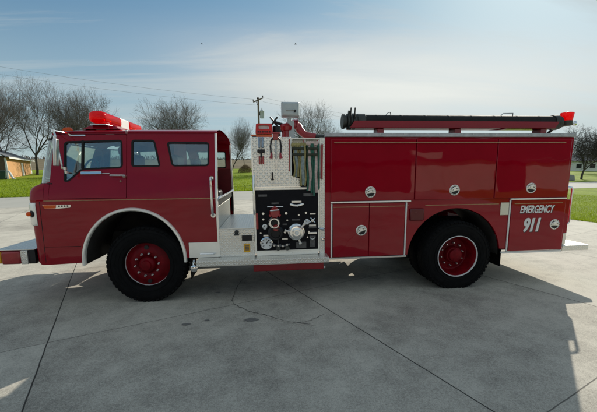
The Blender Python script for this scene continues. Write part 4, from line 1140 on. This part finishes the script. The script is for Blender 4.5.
plant(2, -.462, 72, .215, 'bare tree alone above the red light bar on the cab roof', .75)
plant(1, -.272, 70, .197, 'bare round-crowned tree above the middle of the cab roof, left one of a close pair', .85)
plant(2, -.222, 72, .195, 'bare round-crowned tree above the rear of the cab roof, right one of a close pair', .85)
plant(3, -.092, 84, .146, 'smaller bare tree on the field seen through the gap behind the cab', .75)
plant(0, -.058, 88, .140, 'thin bare tree in the gap, close beside the utility pole', .8)
plant(2, .155, 74, .187, 'bare tree with a broad crown above the hanging hoses', .8)
plant(1, .20, 78, .140, 'bare tree half hidden behind the front end of the truck body', .7)
tp_ = proto_tree('spreading_tree', 51, 8.2, 'dark low spreading bare tree beyond the road, right behind the tailboard', 'bark', 'twig_dark', spread=1.45, levels=6, first=.16, mul=1.1)
s_ = 52; tp_.location = (CAM.x+1.025*s_, CAM.y+s_, gz(CAM.x+1.025*s_, CAM.y+s_)-.05)
t2_ = copy_tree(tp_); s_ = 70; t2_.location = (CAM.x+1.10*s_, CAM.y+s_, gz(CAM.x+1.1*s_, CAM.y+s_)); t2_.rotation_euler.z = 2.1; t2_.scale = (1.2, 1.2, 1.25)
t2_['label'] = 'dark bare tree cut off by the right edge, behind the low spreading tree'

# far wood on the skyline
fwv = MB(); rg = random.Random(9)
for i in range(22000):
    x = rg.uniform(-420, 480); y = 29.6+.23*x+rg.uniform(330, 380); z = gz(x, y); h = (4.2+1.2*math.sin(x*.03)+.9*math.sin(x*.11+1))*rg.uniform(.3, 1.1)
    a = rg.uniform(0, 3.14); w_ = rg.uniform(.25, .8); zz = z+rg.uniform(0, 1)*h
    n = len(fwv.v); ca, sa = math.cos(a)*w_, math.sin(a)*w_
    fwv.v += [Vector((x-ca, y-sa, max(z-.5, zz-w_))), Vector((x+ca, y+sa, max(z-.5, zz-w_*.7))), Vector((x+rg.uniform(-1, 1), y, zz+w_*1.4))]; fwv.f.append([n, n+1, n+2])
tag(fwv.build('far_wood', 'far_twig', None, smooth=0, recalc=False), kind='stuff')

# ---- shed
M['orange_wall'] = simple('ochre_boards', (.56, .30, .12), .8, 0, .05, 3)
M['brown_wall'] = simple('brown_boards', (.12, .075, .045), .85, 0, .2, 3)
M['shingle'] = simple('grey_shingle', (.14, .15, .165), .85, 0, .2, 6, .3, .02)
M['white_paint'] = simple('white_paint', (.75, .75, .73), .6, 0, .06, 3)
M['bin_green'] = simple('green_plastic', (.012, .045, .03), .5, 0, .15, 5)
M['wood_pole'] = simple('weathered_pole_wood', (.16, .125, .095), .9, 0, .3, 3, .3, .01)
M['wire'] = simple('wire_grey', (.2, .22, .24), .6)
M['stone'] = simple('grey_stone', (.3, .29, .27), .9, 0, .2, 6)
M['dry_bush'] = simple('dry_bush_straw', (.20, .14, .07), .9, 0, .4, 2)
ang = math.atan2(14, -5.6)          # direction the long wall recedes
gxp, gyp = CAM.x-.697*54.7, CAM.y+54.7
sh = thing('shed', 'low ochre shed with white trim and grey roof at the left edge', 'shed', (gxp, gyp, gz(gxp, gyp)-.15), None, ang)
# local: +x along the ochre wall (away), +y to the left (gable end faces -x)
Lw, Dw, Hw = 15.5, 9.0, 3.35
MB().box(0, Lw, -.02, .12, 0, Hw).build('side_wall', 'orange_wall', sh)
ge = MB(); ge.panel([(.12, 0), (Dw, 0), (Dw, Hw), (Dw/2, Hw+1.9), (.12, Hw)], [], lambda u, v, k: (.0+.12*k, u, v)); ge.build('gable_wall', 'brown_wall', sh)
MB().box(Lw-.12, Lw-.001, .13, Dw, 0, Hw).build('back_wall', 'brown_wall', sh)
rf = MB()
for sd in (0, 1):
    y0, y1 = (-.55, Dw/2) if sd == 0 else (Dw+.55, Dw/2)
    z0, z1 = Hw-.13, Hw+1.98
    rf.add([(-.6, y0, z0), (Lw+.5, y0, z0), (Lw+.5, y1, z1), (-.6, y1, z1), (-.6, y0, z0+.14), (Lw+.5, y0, z0+.14), (Lw+.5, y1, z1+.14), (-.6, y1, z1+.14)],
           [(0, 1, 2, 3), (4, 7, 6, 5), (0, 4, 5, 1), (1, 5, 6, 2), (2, 6, 7, 3), (3, 7, 4, 0)])
rf.build('roof', 'shingle', sh)
MB().box(-.62, Lw+.52, -.60, -.552, Hw-.22, Hw+.03).build('fascia', 'white_paint', sh)
MB().box(-.16, -.005, -.10, .12, 0, Hw-.15).build('corner_board', 'white_paint', sh)
MB().box(Lw-.6, Lw-.1, -.07, -.021, 0, Hw-.1).build('corner_board', 'white_paint', sh)
dr = MB().tube([(-.2, -.2, 1.3), (-.55, -.7, .2), (-.6, -.9, .1)], .14, 8).build('downspout', 'white_paint', sh)
MB().add([(8.6, -.06, .6), (9.9, -.06, .45), (9.2, -.06, 2.75), (8.3, -.06, 2.75), (8.6, -.025, .6), (9.9, -.025, .45), (9.2, -.025, 2.75), (8.3, -.025, 2.75)],
         [(0, 1, 2, 3), (7, 6, 5, 4), (0, 4, 5, 1), (1, 5, 6, 2), (2, 6, 7, 3), (3, 7, 4, 0)]).build('leaning_door', 'white_paint', sh)
wn = MB().box(-.03, -.002, 1.6, 3.2, 1.2, 2.6).build('window', 'white_paint', sh); MB().box(-.045, -.031, 1.72, 3.08, 1.3, 2.5).build('pane', 'glass', wn)
s_ = 52.5; bx, by = CAM.x-.712*s_, CAM.y+s_
bn = thing('wheelie_bin', 'dark green bin standing before the brown end wall of the shed', 'bin', (bx, by, gz(bx, by)), None, .5)
MB().loft([[(-.36, -.4, 0.1), (.36, -.4, .1), (.36, .4, .1), (-.36, .4, .1)], [(-.5, -.5, 1.15), (.5, -.5, 1.15), (.5, .5, 1.15), (-.5, .5, 1.15)]], True, True).build('tub', 'bin_green', bn, .03)
MB().loft([[(-.53, -.54, 1.16), (.53, -.54, 1.16), (.53, .54, 1.16), (-.53, .54, 1.16)], [(-.4, -.4, 1.3), (.4, -.4, 1.3), (.4, .45, 1.32), (-.4, .45, 1.32)]], True, True).build('lid', 'bin_green', bn, .03)
for y in (-.34, .34): MB().lathe([(.1, -.03), (.1, .03)], 'Y', (.38, y, .1), 14).build('wheel', 'black', bn)

# ---- white house on the far right
s_ = 86; hx, hy_ = CAM.x+1.005*s_, CAM.y+s_
hs_ = thing('white_house', 'small white house behind the dark spreading tree at the right edge', 'house', (hx, hy_, gz(hx, hy_)-.3), None, R(-35))
hw = MB().box(-5, 5, 0, 7, 0, 3.0).build('wall', 'white_paint', hs_)
rr_ = MB().add([(-5.5, -.5, 2.95), (5.5, -.5, 2.95), (5.5, 7.5, 2.95), (-5.5, 7.5, 2.95), (-5.5, 3.5, 5.0), (5.5, 3.5, 5.0)], [(0, 1, 5, 4), (2, 3, 4, 5), (0, 4, 3), (1, 2, 5), (0, 3, 2, 1)]); rr_.build('roof', 'shingle', hs_)
for x in (-3.2, 0.3, 3.2):
    w_ = MB().box(x-.7, x+.7, -.06, -.002, 1.0, 2.3).build('window', 'white_paint', hs_); MB().box(x-.58, x+.58, -.075, -.061, 1.1, 2.2).build('pane', 'black', w_)
s_ = 49; px_, py_ = CAM.x+.985*s_, CAM.y+s_
gp = thing('stone_marker', 'small grey stone marker on the grass beyond the road, right of the tailboard', 'marker', (px_, py_, gz(px_, py_)))
MB().loft([[(-.6, -.25, 0), (.6, -.25, 0), (.6, .25, 0), (-.6, .25, 0)], [(-.5, -.2, .7), (.5, -.2, .75), (.5, .2, .75), (-.5, .2, .7)], [(-.3, -.15, .95), (.35, -.15, .9), (.35, .15, .9), (-.3, .15, .95)]], True, True).build('stone', 'stone', gp, .05)

# ---- unseen long low house, added behind the camera to shape the truck's reflections
M['pale_wall'] = simple('pale_render', (.66, .61, .54), .85, 0, .1, 1.5)
M['dark_brick'] = simple('dark_brick', (.06, .03, .025), .9, 0, .3, 4)
M['dark_shingle'] = simple('dark_shingle', (.028, .026, .028), .9, 0, .3, 4)
lh = thing('reflection_house', 'unseen long low house, added behind the camera for the reflections in the doors', 'house', (0, -24.2, 0))
for x0, x1, m_, h_ in ((-24, -1.5, 'dark_brick', 2.6), (5.5, 14.6, 'dark_brick', 2.6), (14.6, 17.6, 'pale_wall', 3.3), (17.6, 22.6, 'pale_wall', 2.6), (22.6, 25.4, 'dark_brick', 2.9), (25.4, 36, 'pale_wall', 2.9)):
    MB().box(x0+.01, x1-.01, -9, 0, 0, h_).build('wall', m_, lh)
MB().panel([(-1.5, 0), (5.5, 0), (5.5, 4.2), (2, 5.9), (-1.5, 4.2)], [], lambda u, v, k: (u, .7-5.5*k, v)).build('wall', 'pale_wall', lh)  # taller pale gable, added to brighten what the treadplate reflects
MB().add([(-25, .5, 2.62), (37, .5, 2.62), (37, -4.5, 5.3), (-25, -4.5, 5.3), (-25, -9.5, 2.62), (37, -9.5, 2.62)], [(0, 1, 2, 3), (3, 2, 5, 4), (0, 3, 4), (1, 5, 2)]).build('roof', 'dark_shingle', lh)

# ---- dry bush in the gap
def bush(name, label, x, y, rx_, rz_, m, n=2600, seed=5):
    rg = random.Random(seed); mb = MB(); base = gz(x, y)
    for i in range(n):
        a = rg.uniform(0, 6.28); u = rg.random()**.5; z = rg.random(); rad = rx_*u*math.sqrt(max(0, 1-(z*.9)**2))
        p = Vector((rad*math.cos(a), rad*math.sin(a)*.8, z*rz_*(1-.35*u*u))); d = Vector((rg.gauss(0, 1), rg.gauss(0, 1), rg.gauss(.6, .7))).normalized()*rg.uniform(.15, .4)
        w_ = Vector((rg.gauss(0, 1), rg.gauss(0, 1), rg.gauss(0, 1))).normalized()*.035
        k = len(mb.v); mb.v += [p-w_, p+w_, p+d]; mb.f.append([k, k+1, k+2])
    o = mb.build(name, m, None, smooth=0, recalc=False); o.location = (x, y, base); return tag(o, label, 'bush')
s_ = 74; bush('dry_bush', 'low straw-brown bush on the lawn in the gap behind the cab', CAM.x-.055*s_, CAM.y+s_, 1.6, 1.7, 'dry_bush')

# ---- utility pole and wires
s_ = 43; upx, upy = CAM.x-.012*s_, CAM.y+s_
up_ = thing('utility_pole', 'wooden utility pole with crossarm and grey transformer, rising behind the red carry case', 'utility pole', (upx, upy, gz(upx, upy)-.1))
Hp = 1.782+.213*s_-gz(upx, upy)
MB().tube([(0, 0, 0), (0, 0, Hp)], [.16, .11], 12).build('pole', 'wood_pole', up_)
ca = MB().tube([(-.62, -.1, Hp-.55), (.58, -.1, Hp-.05)], .07, 6); ca.tube([(-.3, -.1, Hp-.42), (0, -.05, Hp-1.1)], .03, 5); ca.build('crossarm', 'wood_pole', up_)
for x, z in ((-.6, Hp-.45), (-.1, Hp-.2), (.56, Hp+.02)): MB().lathe([(.05, 0), (.07, .06), (.05, .1), (.07, .16), (.03, .22)], 'Z', (x, -.1, z), 10).build('insulator', 'black', up_)
tr_ = MB().lathe([(.05, 0), (.26, .02), (.27, .8), (.29, .84), (.22, .92), (.05, .95)], 'Z', (.42, -.15, Hp-2.45), 18).build('transformer', 'grey_housing', up_)
MB().lathe([(.05, 0), (.06, .1), (.04, .2), (.03, .3)], 'Z', (.42, -.15, Hp-1.5), 8).build('bushing', 'stone', tr_); MB().box(.05, .2, -.2, -.1, Hp-2.1, Hp-1.7).build('bracket', 'black', tr_)
p2 = copy_tree(up_); dv = Vector((-28.0, -6.5, 0)); p2.location = Vector((upx, upy, 0))+dv; p2.location.z = gz(p2.location.x, p2.location.y)-.1; k2 = (12.95-p2.location.z)/Hp; p2.scale.z = k2; p2['label'] = 'wooden utility pole beyond the left edge that carries the near ends of the two wires'
up_['group'] = p2['group'] = 'utility poles'
def wire(label, a, b, sag):
    pts = []
    for i in range(33):
        q = i/32; p = a.lerp(b, q); p.z -= sag*4*q*(1-q); pts.append(p)
    return tag(MB().tube(pts, .009, 5).build('power_wire', 'wire', None), label, 'wire', 'power wires')
P1 = Vector((upx, upy, up_.location.z)); P2 = Vector(p2.location)
wire('upper power wire from the pole top to beyond the left edge', P1+Vector((-.6, -.1, Hp-.22)), P2+Vector((-.6, -.1, (Hp-.22)*k2)), .35)
wire('lower power wire below the other, sagging towards the left edge', P1+Vector((-.1, -.1, Hp-.9)), P2+Vector((-.1, -.1, (Hp-.9)*k2)), .35)
for dz_, lab in ((.22, 'power wire falling right from the tip of the crossarm'), (.7, 'power wire falling right from below the crossarm, behind the scene light')):
    wire(lab, P1+Vector((.56, -.1, Hp+.22-dz_)), P1+Vector((30, 12, Hp-1.3-dz_)), .5)
# ---- birds
for i, (rx, rz_, s_, lab) in enumerate(((-.16, .349, 60, 'tiny dark bird flying high, the left one of two in the sky'), (.095, .355, 55, 'tiny dark bird flying high, the right one of two in the sky'))):
    mb = MB().loft([[(r_*math.cos(a), y, r_*math.sin(a)) for a in [2*math.pi*k/8 for k in range(8)]] for y, r_ in ((-.22, .01), (-.12, .05), (.05, .065), (.15, .045), (.22, .02), (.27, .005))], True, True)
    for sg in (-1, 1): mb.loft([[(sg*.03, -.08, .03), (sg*.03, .1, .03)], [(sg*.25, -.05, .14), (sg*.25, .1, .15)], [(sg*.5, -.08, .06), (sg*.48, 0, .07)]])
    mb.add([(-.02, -.2, 0), (.02, -.2, 0), (.07, -.36, 0), (-.07, -.36, 0)], [(0, 1, 2, 3)])
    b_ = mb.build('bird', 'black', None, solid=.008); b_.scale = (.7, .7, .7); b_.location = (CAM.x+rx*s_, CAM.y+s_, CAM.z+rz_*s_); b_.rotation_euler.z = 1.2+i*.8; tag(b_, lab, 'bird', 'birds in the sky')

# ================================================================== SKY, SUN, CAMERA
SUN_EL, SUN_AZ = R(30), math.atan2(.69, .80)      # azimuth from +Y towards +X
w = bpy.data.worlds.new('World'); sc.world = w; w.use_nodes = True
nt = w.node_tree; bg = nt.nodes['Background']
sky = N(nt, 'ShaderNodeTexSky', sky_type='NISHITA'); sky.sun_disc = False; sky.sun_elevation = SUN_EL; sky.sun_rotation = SUN_AZ
sky.altitude = 200; sky.air_density = 1.0; sky.dust_density = 1.0; sky.ozone_density = 1.2
tc = N(nt, 'ShaderNodeTexCoord'); sp = N(nt, 'ShaderNodeSeparateXYZ'); L(nt, tc.outputs['Generated'], sp.inputs[0])
zz = math_node(nt, 'ADD', math_node(nt, 'MAXIMUM', sp.outputs[2], 0), .12)
cvec = N(nt, 'ShaderNodeCombineXYZ'); L(nt, math_node(nt, 'DIVIDE', sp.outputs[0], zz), cvec.inputs[0]); L(nt, math_node(nt, 'DIVIDE', sp.outputs[1], zz), cvec.inputs[1])
mp = N(nt, 'ShaderNodeMapping'); mp.inputs['Rotation'].default_value = (0, 0, R(28)); mp.inputs['Scale'].default_value = (.34, 1.5, 1); L(nt, cvec.outputs[0], mp.inputs[0])
n1 = N(nt, 'ShaderNodeTexNoise'); n1.inputs['Scale'].default_value = .9; n1.inputs['Detail'].default_value = 9; n1.inputs['Roughness'].default_value = .6; n1.inputs['Distortion'].default_value = .6; L(nt, mp.outputs[0], n1.inputs['Vector'])
n2 = N(nt, 'ShaderNodeTexNoise'); n2.inputs['Scale'].default_value = .38; n2.inputs['Detail'].default_value = 3; L(nt, N_map(nt, mp.outputs[0], (1, 1, 1), (4.3, 1.2, 0)), n2.inputs['Vector'])
cs = math_node(nt, 'ADD', math_node(nt, 'MULTIPLY', n1.outputs['Fac'], .6), math_node(nt, 'MULTIPLY', n2.outputs['Fac'], .5))
cl = ramp(nt, cs, [(.485, (0, 0, 0)), (.60, (1, 1, 1))])
tint = N(nt, 'ShaderNodeVectorMath', operation='MULTIPLY'); L(nt, sky.outputs[0], tint.inputs[0]); tint.inputs[1].default_value = (.62, .99, 1.16)
skyc = mixc(nt, math_node(nt, 'MULTIPLY', cl, .8), tint.outputs[0], (6.9, 8.1, 8.3))
# pale haze low over the horizon
hz_ = N(nt, 'ShaderNodeMapRange'); hz_.interpolation_type = 'SMOOTHSTEP'; hz_.inputs['From Min'].default_value = 0; hz_.inputs['From Max'].default_value = .42
hz_.inputs['To Min'].default_value = .62; hz_.inputs['To Max'].default_value = 0; L(nt, sp.outputs[2], hz_.inputs['Value'])
skyc = mixc(nt, hz_.outputs[0], skyc, (6.3, 8.3, 8.5))
# broad bright cloud bank low on the sunward side
az = math_node(nt, 'ARCTAN2', sp.outputs[0], sp.outputs[1]); el = math_node(nt, 'ARCSINE', sp.outputs[2])
ga = math_node(nt, 'POWER', math_node(nt, 'DIVIDE', math_node(nt, 'SUBTRACT', az, .42), .42), 2)
ec = math_node(nt, 'MULTIPLY_ADD', az, -.10, .275)
ge_ = math_node(nt, 'POWER', math_node(nt, 'DIVIDE', math_node(nt, 'SUBTRACT', el, ec), .085), 2)
gg = math_node(nt, 'EXPONENT', math_node(nt, 'MULTIPLY', math_node(nt, 'ADD', ga, ge_), -1))
gg = math_node(nt, 'MULTIPLY', gg, math_node(nt, 'MULTIPLY_ADD', cs, 3.2, -.75), None, True)
skyc = mixc(nt, gg, skyc, (19.5, 19., 15.5))
# bright haze near the sun rolls off, as thin high cloud would spread it
den = N(nt, 'ShaderNodeVectorMath', operation='MULTIPLY_ADD'); L(nt, skyc, den.inputs[0]); den.inputs[1].default_value = (1/8.6, 1/9.2, 1/9.6); den.inputs[2].default_value = (1, 1, 1)
#
dv_ = N(nt, 'ShaderNodeVectorMath', operation='DIVIDE'); L(nt, skyc, dv_.inputs[0]); L(nt, den.outputs[0], dv_.inputs[1])
L(nt, dv_.outputs[0], bg.inputs[0]); bg.inputs[1].default_value = .142
sun = bpy.data.lights.new('sun', 'SUN'); sun.energy = 5.0; sun.angle = R(.53); sun.color = (1, .93, .80)
so_ = bpy.data.objects.new('sun', sun); col.objects.link(so_)
sd = Vector((math.cos(SUN_EL)*math.sin(SUN_AZ), math.cos(SUN_EL)*math.cos(SUN_AZ), math.sin(SUN_EL)))
so_.rotation_euler = sd.to_track_quat('Z', 'Y').to_euler(); so_.location = sd*60

cd = bpy.data.cameras.new('camera'); co_ = bpy.data.objects.new('camera', cd); col.objects.link(co_)
yaw, pitch, roll = .099, .155, -.010
fwd = Vector((math.sin(yaw), math.cos(yaw), 0)); right = Vector((math.cos(yaw), -math.sin(yaw), 0)); upv = Vector((0, 0, 1))
f2_ = fwd*math.cos(pitch)-upv*math.sin(pitch); u2 = upv*math.cos(pitch)+fwd*math.sin(pitch)
r3 = right*math.cos(roll)+u2*math.sin(roll); u3 = u2*math.cos(roll)-right*math.sin(roll)
mw = Matrix((( r3.x, u3.x, -f2_.x, CAM.x), (r3.y, u3.y, -f2_.y, CAM.y), (r3.z, u3.z, -f2_.z, CAM.z), (0, 0, 0, 1)))
co_.matrix_world = mw
cd.sensor_fit = 'HORIZONTAL'; cd.sensor_width = 36; cd.lens = 36*335/597; cd.shift_y = (224.8-206)/597; cd.shift_x = 0
cd.clip_start = .05; cd.clip_end = 6000
sc.camera = co_
sc.view_settings.view_transform = 'Standard'; sc.view_settings.look = 'None'; sc.view_settings.exposure = -.06; sc.view_settings.gamma = 1
sc.view_settings.use_curve_mapping = False
sc.cycles.max_bounces = 8; sc.cycles.transparent_max_bounces = 16
